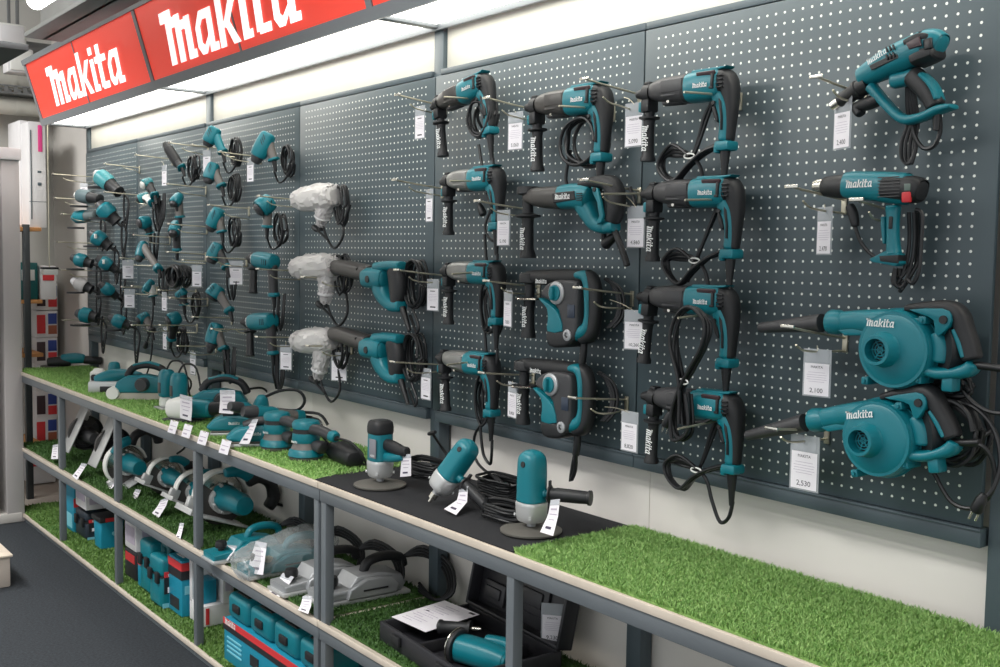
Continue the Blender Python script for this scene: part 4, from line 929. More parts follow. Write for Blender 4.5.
# ------------------------------------------------------------------ wrapped drills in the middle
def wrapped(label, N, A, G, r, dang=True, seed=1, loop=True, GN='drills wrapped in milky plastic'):
    t = gun(label, N, A, G, r, body=WHITE, grip=CARTON, foot=CARTON, nose=WHITE, group=GN, chuck=False, cord=None, gr=.024, name='wrapped_drill')
    Np, Ap, Gp = P(*N), P(*A), P(*G); n = Np-Ap; g = Gp-Ap; d = n.normalized(); e = g.normalized(); o = n.cross(g).normalized()
    rng = random.Random(seed); m_ = MB(); L = n.length; GLn = g.length
    def lump(rows):
        s = MB(); s.loft(rows, e=2.2, out=o, n=28, sub=5); s.v = [v+Vector((rng.uniform(-1, 1), rng.uniform(-1, 1), rng.uniform(-1, 1)))*.0042 for v in s.v]; m_.add(s.v, s.f)
    lump([(*(-d*.05), r*.9, r*.95), (*(d*0), r*1.16, r*1.14), (*(d*L*.5), r*1.18, r*1.14), (*(d*L*.95), r*.92, r*.95), (*(d*(L+.012)), r*.6, r*.6)])
    lump([(*(e*0), .05, .036), (*(e*GLn*.45), .036, .032), (*(e*GLn*.85), .028, .028), (*(e*(GLn+.03)), .017, .014)])
    m_.build('plastic_wrap', WRAP, t, ang=20)
    m_ = MB()
    coil(m_, .06, -.03, .036, .07, .035, 4, .0046, seed=seed)
    if dang:
        m_.tube([tuple(g+Vector((0, 0, .0))), (g.x+.01, g.y+.01, g.z-.06), (g.x+.06, g.y+.02, g.z-.11), (g.x+.11, g.y+.03, g.z-.06), (g.x+.08, g.y+.04, g.z+.02), (.08, .03, -.1)], .005, 8, 4)
        plug(m_, (g.x-.03, g.y, g.z-.045), (-.7, 0, .3)); m_.tube([(g.x-.03, g.y, g.z-.045), (g.x+.03, g.y+.01, g.z-.08)], .005, 8, 2)
    m_.build('power_cord', CORD, t)
    return t
wrapped('white drill wrapped in milky plastic, topmost of three, alone on the bare board', (298, 200, -.13), (327, 196, -.10), (322, 219, -.10), .042, seed=31)
wrapped('bulky white drill wrapped in crinkled plastic, middle of three', (296, 268, -.13), (328, 266, -.10), (326, 296, -.10), .042, seed=32, dang=True)
wrapped('white drill wrapped in milky plastic, lowest of three, left of a price card', (297, 341, -.13), (325, 340, -.10), (319, 372, -.10), .042, seed=33)
m_ = MB()
# ------------------------------------------------------------------ demolition style hammers beside the wrapped drills
T = Tr(270, 240, .27, 390, 150, -.09)
def demo(label):
    t = thing('d_handle_hammer', label, 'power drill', T.o, group='teal hammers with black loop grip')
    MB().loft(T.l((238, 100, .026, .03), (280, 104, .030, .034), (340, 118, .031, .034), (375, 124, .03, .033)), e=2.5).build('gear_housing', GEAR, t)
    MB().loft(T.l((342, 95, .010, .012), (352, 110, .012, .036)), e=2.6, sub=2).build('mode_lever', BLACK, t)
    mo = MB().loft(T.l((362, 140, .036, .038), (385, 140, .038, .04), (418, 142, .038, .04), (436, 145, .034, .036)), e=2.7).build('motor_housing', TEAL, t)
    q = T(396, 145); MB().lathe([(0, .013), (.005, .012), (.005, 0)], (q[0], -.038, q[1]), (0, -1, 0), 16).build('brush_cap', BLACK, mo)
    MB().loft(T.l((410, 160, .04, .034), (425, 205, .032, .03), (455, 240, .024, .026), (490, 244, .02, .024)), e=2.6).build('lower_strut', TEAL, t)
    MB().loft(T.l((400, 104, .02, .03), (440, 96, .018, .028), (490, 96, .016, .024)), e=2.6).build('upper_strut', TEAL, t)
    MB().loft(T.l((462, 100, .034, .024), (472, 150, .038, .025), (474, 200, .034, .024), (472, 242, .024, .022)), e=2.6).build('rear_grip', BLACK, t)
    m_ = MB()
    m_.lathe([(0, .012), (.09, .007)], (T(490, 250)[0], 0, T(490, 250)[1]), (.6, 0, -1), 10)
    m_.tube(T.p3([(500, 280), (515, 320), (525, 345), (532, 320), (515, 270), (505, 240)], .02), .005, 8, 4)
    coil(m_, T(514, 165)[0], T(514, 165)[1], .05, .075, .03, 5, .0048, seed=5)
    m_.build('power_cord', CORD, t); return t
demo('teal hammer with black loop grip, upper of two, right of the crinkled wrapped drill')
t = demo('teal hammer with black loop grip, lower of two, just above the upright polisher'); t.location = P(270+.27*385, 240+.27*410, -.09)
# ------------------------------------------------------------------ hooks with price cards
hook('under the tilted heat gun at top right', (817, 77), (833, 90), L=.172)
hook('under the silver-nozzled heat gun, left one', (792, 187), (803, 201), L=.19)
hook('under the silver-nozzled heat gun, right one', (857, 200), (869, 212), L=.14)
hook('under the upper leaf blower', (788, 327), (796, 345), L=.208, rise=.03)
hook('under the lower leaf blower', (772, 429), (781, 437), L=.2)
price_tag('hanging below the tilted heat gun', 834, 851, 97, 149, -.13, '2,400')
price_tag('hanging below the silver-nozzled heat gun', 817, 832, 207, 255, -.13, '2,470')
price_tag('with a wide clear sleeve under the upper leaf blower', 803, 831, 349, 397, -.13, '2,100', aspect=.62)
price_tag('under the lower leaf blower', 790, 819, 435, 491, -.13, '2,530', aspect=.6)
wc = ['topmost', 'second', 'third', 'fourth']
for i, (tp, lw, tg, pr_) in enumerate([((585, 79), (603, 97), (625, 643, 103, 147), '5,090'), ((585, 180), (603, 197), (627, 645, 206, 248), '4,860'), ((578, 288), (594, 302), (624, 645, 310, 350), '10,260'), ((573, 398), (591, 409), (621, 638, 411, 452), '8,820')]):
    hook('left of the %s hammer in the right-hand hammer column' % wc[i], tp, lw, L=.2)
    price_tag('left of the %s hammer in the right-hand hammer column' % wc[i], *tg, -.085, pr_)
for i, (a_, z) in enumerate([((684, 92), 0), ((685, 200), 0), ((678, 318), 0), ((678, 429), 0)]):
    hook('in front of the %s hammer in the right-hand hammer column' % wc[i], a_, None, L=.2, bar=False, rise=-.01)
for i, (tp, lw, tg, pr_) in enumerate([((487, 98), (502, 110), (508, 523, 112, 150), '5,060'), ((478, 201), (491, 208), (497, 510, 210, 246), '5,190'), ((487, 281), (501, 288), (504, 512, 290, 327), '7,860'), ((482, 373), (497, 381), (508, 517, 382, 418), '8,400')]):
    hook('left of the %s tool in the middle hammer column' % wc[i], tp, lw, L=.198)
    price_tag('left of the %s tool in the middle hammer column' % wc[i], *tg, -.12, pr_)
hook('in front of the topmost hammer in the middle column', (559, 106), None, L=.2, bar=False, rise=-.01)
hook('before the loop handle of the second hammer in the middle column', (602, 194), None, L=.2, bar=False, rise=-.01)
for i, (tp, lw, tg) in enumerate([((398, 95), (410, 104), (415, 425, 106, 139)), ((395, 180), (409, 187), (426, 433, 189, 222)), ((397, 270), (409, 277), (427, 439, 279, 311)), ((393, 362), (407, 369), (421, 431, 368, 400))]):
    hook('left of the %s silver-nosed or dark-nosed hammer by the centre post' % wc[i], tp, lw, L=.19)
    price_tag('left of the %s hammer by the centre post' % wc[i], *tg, -.11, None, big=False)
for i, a_ in enumerate([(444, 97), (450, 181), (452, 274), (447, 365)]):
    hook('in front of the %s hammer by the centre post' % wc[i], a_, None, L=.19, bar=False, rise=-.01)
def small_hook(where, tp, lw=None, L=.19): hook(where, tp, lw, L=L, rise=.008)
small_hook('left of the topmost wrapped drill', (259, 196), (267, 201)); small_hook('left of the middle wrapped drill', (258, 269), (270, 275)); small_hook('left of the lowest wrapped drill', (257, 337), (270, 343))
small_hook('in front of the middle wrapped drill, towards the upper loop-grip hammer', (303, 277), (322, 282)); small_hook('in front of the lowest wrapped drill, above a price card', (308, 346), (322, 352))
price_tag('left of the lowest wrapped drill', 280, 292, 345, 370, -.12, None, big=False); price_tag('between the lowest wrapped drill and the lower loop-grip hammer', 331, 347, 352, 381, -.12, None, big=False)
small_hook('below the topmost drill beside the bare middle board', (220, 152), (228, 156)); small_hook('at the second seam, above the fourth drill', (207, 257), (219, 262)); small_hook('above the topmost teal drill, far out', (192, 145), (222, 153)); small_hook('above the third drill with straight taupe grip', (209, 205), (224, 213)); small_hook('beside the white price card pair', (183, 260), (218, 262)); small_hook('left of the lowest drill with a silver nose', (193, 317), (212, 328)); small_hook('below the drill with silver nose', (212, 329), (236, 330))
price_tag('below the topmost teal drill under the second opal strip', 203, 211, 150, 172, -.14, None, big=False); price_tag('below the topmost drill beside the bare middle board', 247, 254, 158, 182, -.14, None, big=False)
price_tag('left one of the pair near the second seam', 192, 202, 265, 287, -.14, None, big=False); price_tag('right one of the pair near the second seam', 229, 243, 261, 285, -.13, None, big=False)
small_hook('right of the die grinder', (170, 143), (182, 148)); small_hook('above the white-capped teal tool', (136, 155), None); small_hook('left of the white-capped teal tool', (105, 164), (122, 166)); small_hook('left of the second tool in the inner column', (105, 192), (135, 201)); small_hook('below the die grinder cord', (168, 184), (178, 190)); small_hook('at the third tool of the column under the die grinder', (169, 224), (178, 229)); small_hook('below the dumpy teal sander', (134, 235), (146, 240)); small_hook('above the fat cord bundle', (168, 252), (172, 259)); small_hook('below the teal tool with white top', (132, 286), (144, 291)); small_hook('below the fat cord bundle', (170, 298), (182, 303)); small_hook('above the lowest inner drill', (132, 325), (144, 329)); small_hook('at the lowest drill of the column under the die grinder', (178, 346), (188, 352))
for i, (u, v) in enumerate([(53, 174), (55, 198), (62, 214), (57, 242), (60, 270), (63, 320)]):
    hook('at the far left end, %s in the outermost row' % ['topmost', 'second', 'third', 'fourth', 'fifth', 'lowest'][i], (u, v), (u+10, v+4), L=.24, rise=.004)
small_hook('holding the upper white price card at far left', (121, 258), (122, 262)); small_hook('holding the lower white price card at far left', (122, 287), (123, 291)); small_hook('holding the slim card above the lowest drill', (159, 290), (160, 294)); small_hook('holding the slim card under the lowest drill', (160, 325), (161, 329))
price_tag('slim, beside the white-capped teal tool', 162, 167, 165, 186, -.14, None, big=False); price_tag('upper of two beside the far left angle grinders', 122, 134, 260, 279, -.15, None, big=False); price_tag('lower of two beside the far left angle grinders', 124, 135, 289, 308, -.15, None, big=False)
price_tag('slim, above the lowest drill of the column under the die grinder', 162, 167, 292, 311, -.15, None, big=False); price_tag('slim, under the lowest drill of the column under the die grinder', 163, 167, 327, 350, -.15, None, big=False); price_tag('at the outermost grey angle grinder', 80, 88, 183, 198, -.2, None, big=False, aspect=.8)
price_tag('slim, hanging over the shelf left of the second post', 190, 196, 352, 375, -.15, None, big=False)
# ------------------------------------------------------------------ tools standing on the top shelf
TZ = SZ+.004
def at(u, v, z): p = PZ(u, v, z); return p
def upright(label, u, v, pad=True, black_top=False, hyaw=0, tilt=(0, 0), dy=0, size=1.0, dloop=False, hs=1.0):
    p = at(u, v, TZ); t = thing('disc_polisher' if pad else 'hand_router', label, 'polisher' if pad else 'router', p, (radians(tilt[0]), radians(tilt[1]), 0))
    if pad: MB().lathe([(.0, .0), (.0, .078), (.004, .083), (.008, .083), (.012, .055), (.016, .02), (.018, 0)], (0, 0, 0), (0, 0, 1), 36).build('backing_pad', PAD, t)
    MB().lathe([(.012, .012), (.03, .012), (.03, .019), (.036, .019)], (0, 0, 0), (0, 0, 1), 18).build('spindle', SILV, t)
    if not pad: MB().lathe([(-.02, .0), (-.02, .006), (-.005, .006), (-.005, .013), (.014, .013)], (0, 0, 0), (0, 0, 1), 16).build('collet', CHROME, t)
    g = MB().loft([(0, 0, .028, .026, .026), (0, 0, .036, .034, .034), (0, 0, .06, .037, .037), (0, 0, .084, .0375, .0375)], e=3.4, n=24, sub=2, cap=.12).build('gear_housing', ALU, t)
    m_ = MB()
    for a in (45, 135, 225, 315): m_.lathe([(0, .005), (.004, .005), (.004, 0)], (.03*sqrt(2)*cos(radians(a)), .03*sqrt(2)*sin(radians(a)), .046), (cos(radians(a)), sin(radians(a)), 0), 8)
    m_.build('housing_screw', ALU, g)
    mo = MB().loft([(0, 0, .083, .0365, .0365), (0, 0, .12, .036, .036), (0, 0, .17, .0355, .0355), (0, 0, .2, .033, .033)] + ([(0, 0, .214, .024, .024), (0, 0, .221, .012, .012)] if not black_top else []), e=3.0, n=24, sub=4, cap=.1).build('motor_housing', TEAL, t)
    if black_top: MB().loft([(0, 0, .165, .037, .037), (0, 0, .19, .0375, .0375), (0, 0, .206, .034, .034), (0, 0, .212, .026, .026)], e=3.2, n=24, sub=2, cap=.2).build('top_cap', BLACK, t)
    else:
        MB().lathe([(0, .0085), (.004, .008), (.004, 0)], (.004, -.0325, .186), (0, -1, .15), 14).build('brush_cap', CORD, mo)
    h = thing_part('side_handle', t, (0, 0, .108), (0, 0, radians(hyaw)))
    h.scale = (hs, 1, 1)
    if dloop:
        MB().loft([(.03, 0, .03, .018, .016), (.07, 0, .026, .019, .017), (.11, 0, .02, .017, .016), (.14, 0, .022, .015, .014)], e=2.5).build('grip', BLACK, h)
        MB().loft([(.03, 0, -.01, .016, .016), (.07, 0, -.006, .015, .016), (.12, 0, .004, .012, .014)], e=2.5).build('grip_frame', TEAL, h)
    else:
        MB().lathe([(.03, .012), (.05, .012), (.052, .009), (.062, .009)], (0, 0, 0), (1, 0, 0), 14).build('handle_boss', TEAL, h)
        MB().lathe([(.058, .012), (.062, .024), (.066, .024), (.07, .017), (.08, .0165), (.09, .0185), (.17, .0175), (.196, .0165), (.198, .02), (.206, .02), (.207, 0)], (0, 0, 0), (1, 0, 0), 18).box((.064, 0, .026), (.008, .012, .02), .002).build('grip', BLACK, h)
    t.scale = (size,)*3
    return t
upright('upright teal disc polisher with black side handle pointing right, nearest on the black felt', 531, 532, True, False, 30, hs=.8)
t = upright('teal upright polisher with black top cap, leftmost on the black felt', 380, 486, True, True, 5, dloop=True)
MB().box((.014, -.0365, .125), (.034, .003, .06), .001, rot=(0, 0, .1)).build('rating_plate', mat('grey_rating_plate', (130, 130, 136), .4), t)
m_ = MB(); logo_mesh(m_, -.002, .10, .03, -.039); m_.build('lettering', LOGO, t)
t = upright('tilted teal hand router with silver collet, middle of the black felt', 433, 504, False, False, 10, (-20, 29), size=.94)
t.location.z = TZ+.022
def flat_coil(label, u, v, r0, r1, n, z=TZ+.008, seed=1):
    p = at(u, v, z); t = thing('cord_coil', label, 'cord', p)
    rng = random.Random(seed); pts = []
    for l in range(n):
        for k in range(12):
            a = 2*pi*k/12; q = rng.uniform(.9, 1.1)*(1-.05*(l % 3)); pts.append((r0*q*cos(a), r1*q*sin(a), .004+.0075*l+.002*sin(3*a)))
    m_ = MB(); m_.tube(pts, .0046, 8, 2); m_.build('coil', CORD, t); MB().tube([(r0*.95, .01, 0), (r0*1.05, .02, .01), (r0*.98, .03, .0075*n+.006), (r0*.86, .01, .0075*n)], .0025, 6, 3).build('tie', BLACK, t); return t
flat_coil('flat coil of black cord on the felt, left of the nearest polisher', 506, 517, .085, .05, 5, seed=4)
flat_coil('taller coil of black cord behind the nearest polisher and the router', 500, 494, .09, .055, 7, seed=5)
flat_coil('coil of black cord right of the leftmost polisher', 427, 473, .09, .06, 6, seed=6)
m_ = MB(); a = P(463, 440, -.02)-Vector((0, 0, 0)); t = thing('loose_cord', 'loose black cord running from the wall down behind the router', 'cord', a)
def rel(u, v, y): return tuple(P(u, v, y)-a)
m_.tube([rel(490, 416, -.05), rel(476, 432, -.03), rel(474, 452, -.03), rel(480, 466, -.04), rel(498, 480, -.08)], .0046, 8, 4).build('cord', CORD, t); MB().lathe([(-.02, .006), (.0, .008), (.02, .006)], rel(498, 480, -.08), (1, 0, -.3), 8).build('cord_guard', BLACK, t)
a = P(432, 434, -.05); t = thing('loose_cord', 'loose black cord slanting from the upright polisher past the post', 'cord', a)
MB().tube([rel(432, 433, -.12), rel(440, 445, -.08), rel(449, 458, -.06), rel(456, 470, -.08)], .0046, 8, 4).build('cord', CORD, t); MB().lathe([(-.02, .006), (.0, .008), (.02, .006)], rel(432, 433, -.12), (1, 0, .3), 8).build('cord_guard', BLACK, t)
def lying_tag(where, pts, y=None, price=None):
    # bent card: pts = [(uL, vL, uR, vR, dy)] from its top to its bottom
    c = P((pts[0][0]+pts[0][2])/2, (pts[0][1]+pts[0][3])/2, pts[0][4]); t = thing('price_card', 'white price card '+where, 'price card', c, group='price cards on the shelves')
    rows = []
    for (a, b, cc, d, yy) in pts: rows.append((P(a, b, yy)-c, P(cc, d, yy)-c))
    def strip(f0, f1, i0, i1, off, nm, M, par):
        m_ = MB(); vs = []; n = 0
        for k in range(9):
            s = i0+(i1-i0)*k/8; i = min(int(s), len(rows)-2); q = s-i
            L = rows[i][0].lerp(rows[i+1][0], q); R = rows[i][1].lerp(rows[i+1][1], q); o = Vector((.3, -.9, .3)).normalized()*off
            vs += [L.lerp(R, f0)+o, L.lerp(R, f1)+o]; n += 1
        fs = [(2*k, 2*k+1, 2*k+3, 2*k+2) for k in range(n-1)]
        back = [v-Vector((.3, -.9, .3)).normalized()*.0008 for v in vs]; N = len(vs)
        fs += [tuple(N+i for i in f[::-1]) for f in fs]+[(0, 1, N+1, N), (2*n-2, N+2*n-2, N+2*n-1, 2*n-1)]+[(2*k, 2*k+2, N+2*k+2, N+2*k) for k in range(n-1)]+[(2*k+1, N+2*k+1, N+2*k+3, 2*k+3) for k in range(n-1)]
        return m_.add(vs+back, fs).build(nm, M, par)
    e = len(rows)-1
    card = strip(.0, 1, 0, e, 0, 'card', PAPER, t)
    strip(.2, .8, e*.28, e*.33, .0012, 'print_line', INKL, card); strip(.15, .85, e*.45, e*.48, .0012, 'print_line', INKL, card); strip(.25, .75, e*.6, e*.63, .0012, 'print_line', INKL, card); strip(.25, .7, e*.8, e*.87, .0012, 'price_print', INK, card)
    strip(0, 1, 0, e*.18, .0016, 'clear_sleeve', SLEEVE, t)
    return t
lying_tag('bent outwards from the handle of the nearest polisher', [(551, 500, 560, 499, -.27), (548, 515, 558, 516, -.28), (540, 532, 553, 536, -.34)])
lying_tag('curling on the felt below the router', [(460, 488, 468, 486, -.27), (457, 500, 467, 502, -.28), (444, 509, 456, 515, -.34)])
lying_tag('hanging from the handle of the leftmost polisher', [(401, 455, 411, 454, -.30), (401, 465, 411, 465, -.30), (400, 477, 411, 476, -.30)])
def rosander(label, u, v, s=1.0):
    p = at(u, v, TZ); t = thing('orbital_sander', label, 'sander', p, (0, 0, radians(10)), group='round orbital sanders')
    MB().lathe([(0, 0), (0, .056), (.006, .060), (.012, .060)], (0, 0, 0), (0, 0, 1), 28).build('sanding_pad', PAD, t)
    MB().lathe([(.012, .058), (.016, .064), (.034, .060), (.04, .054)], (0, 0, 0), (0, 0, 1), 28).build('skirt', TEAL, t)
    MB().lathe([(.04, .053), (.055, .046), (.062, .045)], (0, 0, 0), (0, 0, 1), 24).build('neck_band', TAUPE, t)
    b = MB().lathe([(.062, .046), (.075, .050), (.096, .048)], (0, 0, 0), (0, 0, 1), 24).build('motor_housing', TEAL, t)
    MB().lathe([(.096, .047), (.112, .046)], (0, 0, 0), (0, 0, 1), 24).build('grip_band', BLACK, t)
    MB().lathe([(.112, .048), (.128, .05), (.138, .044), (.142, .03), (.143, 0)], (0, 0, 0), (0, 0, 1), 24).build('palm_cap', TEAL, t)
    MB().loft([(.03, 0, .112, .02, .022), (.08, 0, .112, .018, .02), (.13, 0, .104, .017, .019), (.17, 0, .096, .014, .016)], e=2.5).build('rear_handle', DGREY, t)
    MB().loft([(.14, 0, .104, .020, .021), (.17, 0, .097, .018, .019)], e=2.6, sub=2).build('handle_end', TEAL, t)
    MB().loft([(.045, 0, .055, .016, .016), (.08, 0, .055, .022, .022), (.1, 0, .05, .022, .022)], e=2.6).build('dust_port', DGREY, t)
    m_ = MB(); m_.tube([(.17, 0, .096), (.23, .01, .09), (.27, .02, .06), (.28, .04, .02), (.24, .06, .008), (.18, .07, .008)], .0045, 8, 4); m_.build('power_cord', CORD, t)
    m_ = MB(); logo_mesh(m_, -.018, .064, .034, -.0515); m_.build('lettering', LOGO, b)
    return t
rosander('round teal orbital sander, right one of the pair near the shelf joint', 306, 459)
rosander('round teal orbital sander, left one of the pair near the shelf joint', 277, 449)
p = at(343, 462, TZ); t = thing('dust_bag', 'black dust bag lying on the grass right of the orbital sanders', 'dust bag', p, (0, 0, radians(-8)))
MB().loft([(-.09, 0, .03, .024, .03), (-.05, 0, .034, .033, .04), (.05, 0, .034, .034, .042), (.12, 0, .03, .026, .034)], e=2.8).build('bag', BLACK, t); MB().lathe([(0, .018), (.03, .018), (.03, 0)], (-.085, 0, .032), (-1, 0, 0), 14).build('bag_collar', DGREY, t)
t = stick.__globals__ and None
def bar_tool(label, name, cat, H, Tl, r, heads=()):
    A, B = P(*H), P(*Tl); t = thing(name, label, cat, A); v = B-A; L = v.length; d = v.normalized()
    MB().lathe([(-.03, 0), (-.03, r*.7), (-.0, r*.9), (.03, r*.9)], (0, 0, 0), d, 16).build('gear_head', DGREY, t)
    MB().lathe([(.025, r), (L*.4, r*1.05), (L*.48, r*.9)], (0, 0, 0), d, 18).build('motor_housing', TEAL, t)
    MB().lathe([(L*.46, r*.9), (L*.6, r*.8), (L*.85, r*.8)], (0, 0, 0), d, 16).build('grip', TAUPE, t)
    MB().lathe([(L*.84, r*.9), (L*.97, r*.95), (L, r*.6)], (0, 0, 0), d, 16).build('end_cap', TEAL, t)
    m_ = MB(); m_.lathe([(L*.98, r*.35), (L*1.15, r*.25)], (0, 0, 0), d, 10); e = v*1.15
    m_.tube([tuple(e), tuple(e+Vector((.03, .02, -.01))), tuple(e+Vector((.05, .02, -.05))), tuple(e+Vector((.02, .0, -.07)))], .0045, 8, 4); m_.build('power_cord', CORD, t)
    return t
bar_tool('long slim teal polisher lying towards the wall behind the orbital sanders', 'bar_polisher', 'polisher', (250, 412, -.33), (304, 417, -.10), .028)
bar_tool('short teal tool lying above the finishing sanders, its end towards the viewer', 'bar_polisher', 'polisher', (236, 407, -.36), (262, 411, -.24), .024)
def finishing(label, u, v):
    p = at(u, v, TZ); t = thing('finishing_sander', label, 'sander', p, (0, 0, radians(65)), group='low teal finishing sanders')
    MB().box((0, 0, .007), (.2, .1, .012), .003).build('base_plate', ALU, t)
    MB().box((0, 0, .017), (.19, .094, .008), .003).build('foam_layer', PAD, t)
    MB().plate([(-.10, .02), (.09, .02), (.098, .045), (.07, .072), (.0, .078), (-.06, .074), (-.098, .05)], -.046, .046, .012, 3, sub=2).build('motor_housing', TEAL, t)
    MB().loft([(-.05, 0, .075, .016, .02), (0, 0, .092, .016, .022), (.06, 0, .09, .016, .021), (.09, 0, .075, .014, .018)], e=2.5).build('grip', DGREY, t)
    m_ = MB(); logo_mesh(m_, -.03, .045, .045, -.0465); m_.build('lettering', LOGO, t)
    return t
finishing('low teal finishing sander with silver plate, left of the leaning price card', 236, 434); finishing('low teal finishing sander with silver plate, right of the leaning price card', 257, 445)
lying_tag('leaning against the low finishing sanders', [(249, 420, 258, 419, -.34), (246, 430, 254, 431, -.37), (239, 444, 249, 444, -.40)])
p = P(259, 407, -.22); t = thing('finishing_sander', 'teal wedge handled sander standing behind the finishing sanders with a looped black cord', 'sander', (p.x, p.y, TZ))
MB().box((0, 0, .012), (.12, .1, .024), .004).build('base_plate', ALU, t); MB().loft([(-.03, 0, .03, .03, .035), (0, 0, .08, .034, .036), (.02, 0, .13, .026, .03), (.03, 0, .165, .014, .018)], e=2.6).build('motor_housing', TEAL, t)
MB().tube([(.02, 0, .15), (.08, .05, .185), (.14, .1, .19), (.16, .12, .15), (.13, .1, .11), (.06, .05, .11), (.1, .1, .1), (.2, .16, .1), (.24, .18, .06)], .006, 8, 4).build('power_cord', CORD, t)
def belt_sander(label, u, v, yaw=0, s=1.0, white=True):
    p = at(u, v, TZ); t = thing('belt_sander', label, 'sander', p, (0, 0, radians(yaw)), group='teal belt sanders'); t.scale = (s,)*3
    MB().plate([(-.15, .03), (-.14, .005), (-.11, .0), (.11, .0), (.14, .005), (.15, .03), (.14, .055), (.11, .06), (-.11, .06), (-.14, .055)], -.04, .04, .004, 2, sub=2).build('sanding_belt', mat('sand_belt', (206, 198, 186), .8) if 'sand_belt' not in bpy.data.materials else bpy.data.materials['sand_belt'], t)
    MB().plate([(-.13, .035), (.12, .035), (.13, .07), (.1, .11), (.03, .125), (-.06, .12), (-.11, .09)], -.05, .03, .010, 3).build('motor_housing', TEAL, t)
    MB().lathe([(-.055, .0), (-.055, .028), (-.04, .033), (.0, .033)], (.02, -.04, .08), (0, 1, 0), 18).build('motor_end', DGREY, t)
    MB().lathe([(-.02, .0), (-.02, .03), (.03, .032), (.03, 0)], (-.125, -.045, .035), (0, 1, 0), 18).build('front_drum', WHITE if white else DGREY, t)
    MB().loft([(-.07, 0, .11, .018, .02), (-.04, 0, .155, .017, .02), (.03, 0, .17, .017, .02), (.1, 0, .15, .017, .02), (.13, 0, .1, .018, .02)], e=2.5).build('arched_handle', BLACK, t)
    MB().loft([(-.04, 0, .168, .006, .021), (.03, 0, .183, .006, .021), (.09, 0, .168, .006, .021)], e=2.5).build('handle_inlay', TEAL, t)
    MB().tube([(.13, 0, .12), (.19, .04, .12), (.22, .08, .08), (.2, .12, .03), (.14, .12, .01)], .005, 8, 4).build('power_cord', CORD, t)
    return t
belt_sander('big teal belt sander with black arched handle and a price card in front', 218, 416, 62, 1.0, True)
belt_sander('teal belt sander with cream front drum, left of the upright teal tools', 142, 399, 55, 1.0, True)
lying_tag('standing before the arched handle of the big belt sander', [(220, 390, 235, 390, -.32), (220, 402, 235, 402, -.33), (219, 413, 233, 414, -.35)])
def upright_teal(label, u, v, h=.19, r=.036, white=True):
    p = at(u, v, TZ); t = thing('edge_router', label, 'router', p, group='upright teal edge routers')
    MB().box((0, 0, .006), (.1, .09, .01), .002).build('base_plate', ALU, t); MB().loft([(0, 0, .012, .034, .034), (0, 0, .045, .032, .032), (0, 0, .06, .03, .03)], e=3, n=16, sub=2).build('clear_base', WHITE if white else SILV, t)
    MB().loft([(0, 0, .058, r, r), (0, 0, h*.5, r*1.02, r*1.02), (0, 0, h*.85, r, r), (0, 0, h, r*.7, r*.7)], e=2.8, n=18, sub=3, cap=.2).build('motor_housing', TEAL, t)
    MB().box((0, -r*.95, h*.55), (.03, .01, .05), .003).build('switch_panel', DGREY, t); MB().tube([(0, 0, h), (.02, .02, h+.04), (.06, .06, h+.02), (.08, .08, .05), (.06, .1, .01)], .0048, 8, 4).build('power_cord', CORD, t)
    return t
upright_teal('upright teal edge router, left of two, behind the white tag of the shelf', 167, 409, .185); upright_teal('upright teal edge router, right of two, touching the white dust box', 179, 412, .18)
p = at(190, 421, TZ); t = thing('wall_chaser', 'white and teal grooving tool with a price card, in front of the edge routers', 'grooving tool', p, (0, 0, radians(30)))
MB().loft([(-.1, 0, .05, .04, .05), (-.04, 0, .055, .05, .055), (.0, 0, .055, .046, .05)], e=2.8).build('dust_cover', WHITE, t); MB().loft([(-.01, 0, .055, .042, .044), (.06, 0, .058, .04, .042), (.12, 0, .058, .036, .038)], e=2.7).build('motor_housing', TEAL, t); MB().loft([(.11, 0, .06, .03, .03), (.2, 0, .075, .022, .024), (.27, 0, .08, .02, .022)], e=2.5).build('grip', BLACK, t); MB().box((-.03, 0, .005), (.16, .1, .01), .003).build('base_plate', DGREY, t)
lying_tag('on the front of the white and teal grooving tool', [(180, 394, 192, 397, -.36), (180, 406, 192, 409, -.37), (180, 418, 191, 421, -.38)])
p = at(112, 392, TZ); t = thing('hand_planer', 'small silver-white planer on the grass, left of the cream-drummed belt sander', 'planer', p, (0, 0, radians(60)))
MB().box((0, 0, .03), (.22, .09, .06), .01).build('body', ALU, t); MB().box((-.02, -.046, .02), (.06, .008, .03), .003).build('blade_cover', BLACK, t); MB().loft([(-.08, 0, .055, .03, .034), (0, 0, .085, .034, .036), (.09, 0, .09, .026, .028), (.15, 0, .08, .02, .022)], e=2.5).build('motor_housing', TEAL, t); MB().lathe([(0, .012), (.02, .016), (.03, .01), (.032, 0)], (-.09, 0, .06), (0, 0, 1), 14).build('depth_knob', BLACK, t)
p = at(99, 387, TZ); t = thing('edge_trimmer', 'white cylinder trimmer with teal upright grip, first on the grass from the left', 'trimmer', p)
MB().lathe([(0, .05), (.01, .055), (.02, .045), (.08, .045), (.09, .03), (.1, .025), (.1, 0)], (0, 0, 0), (0, 0, 1), 22).build('dust_drum', WHITE, t); MB().loft([(.13, .04, .01, .034, .034), (.13, .04, .07, .032, .032), (.13, .04, .12, .03, .03), (.13, .04, .145, .022, .022)], e=2.6, n=16).build('motor_grip', TEAL, t); MB().box((.07, .02, .012), (.16, .08, .018), .004).build('base_plate', DGREY, t)
p = at(68, 367, TZ); t = thing('angle_grinder', 'small dark angle grinder lying alone at the far end of the top shelf', 'angle grinder', p, (0, 0, radians(70)))
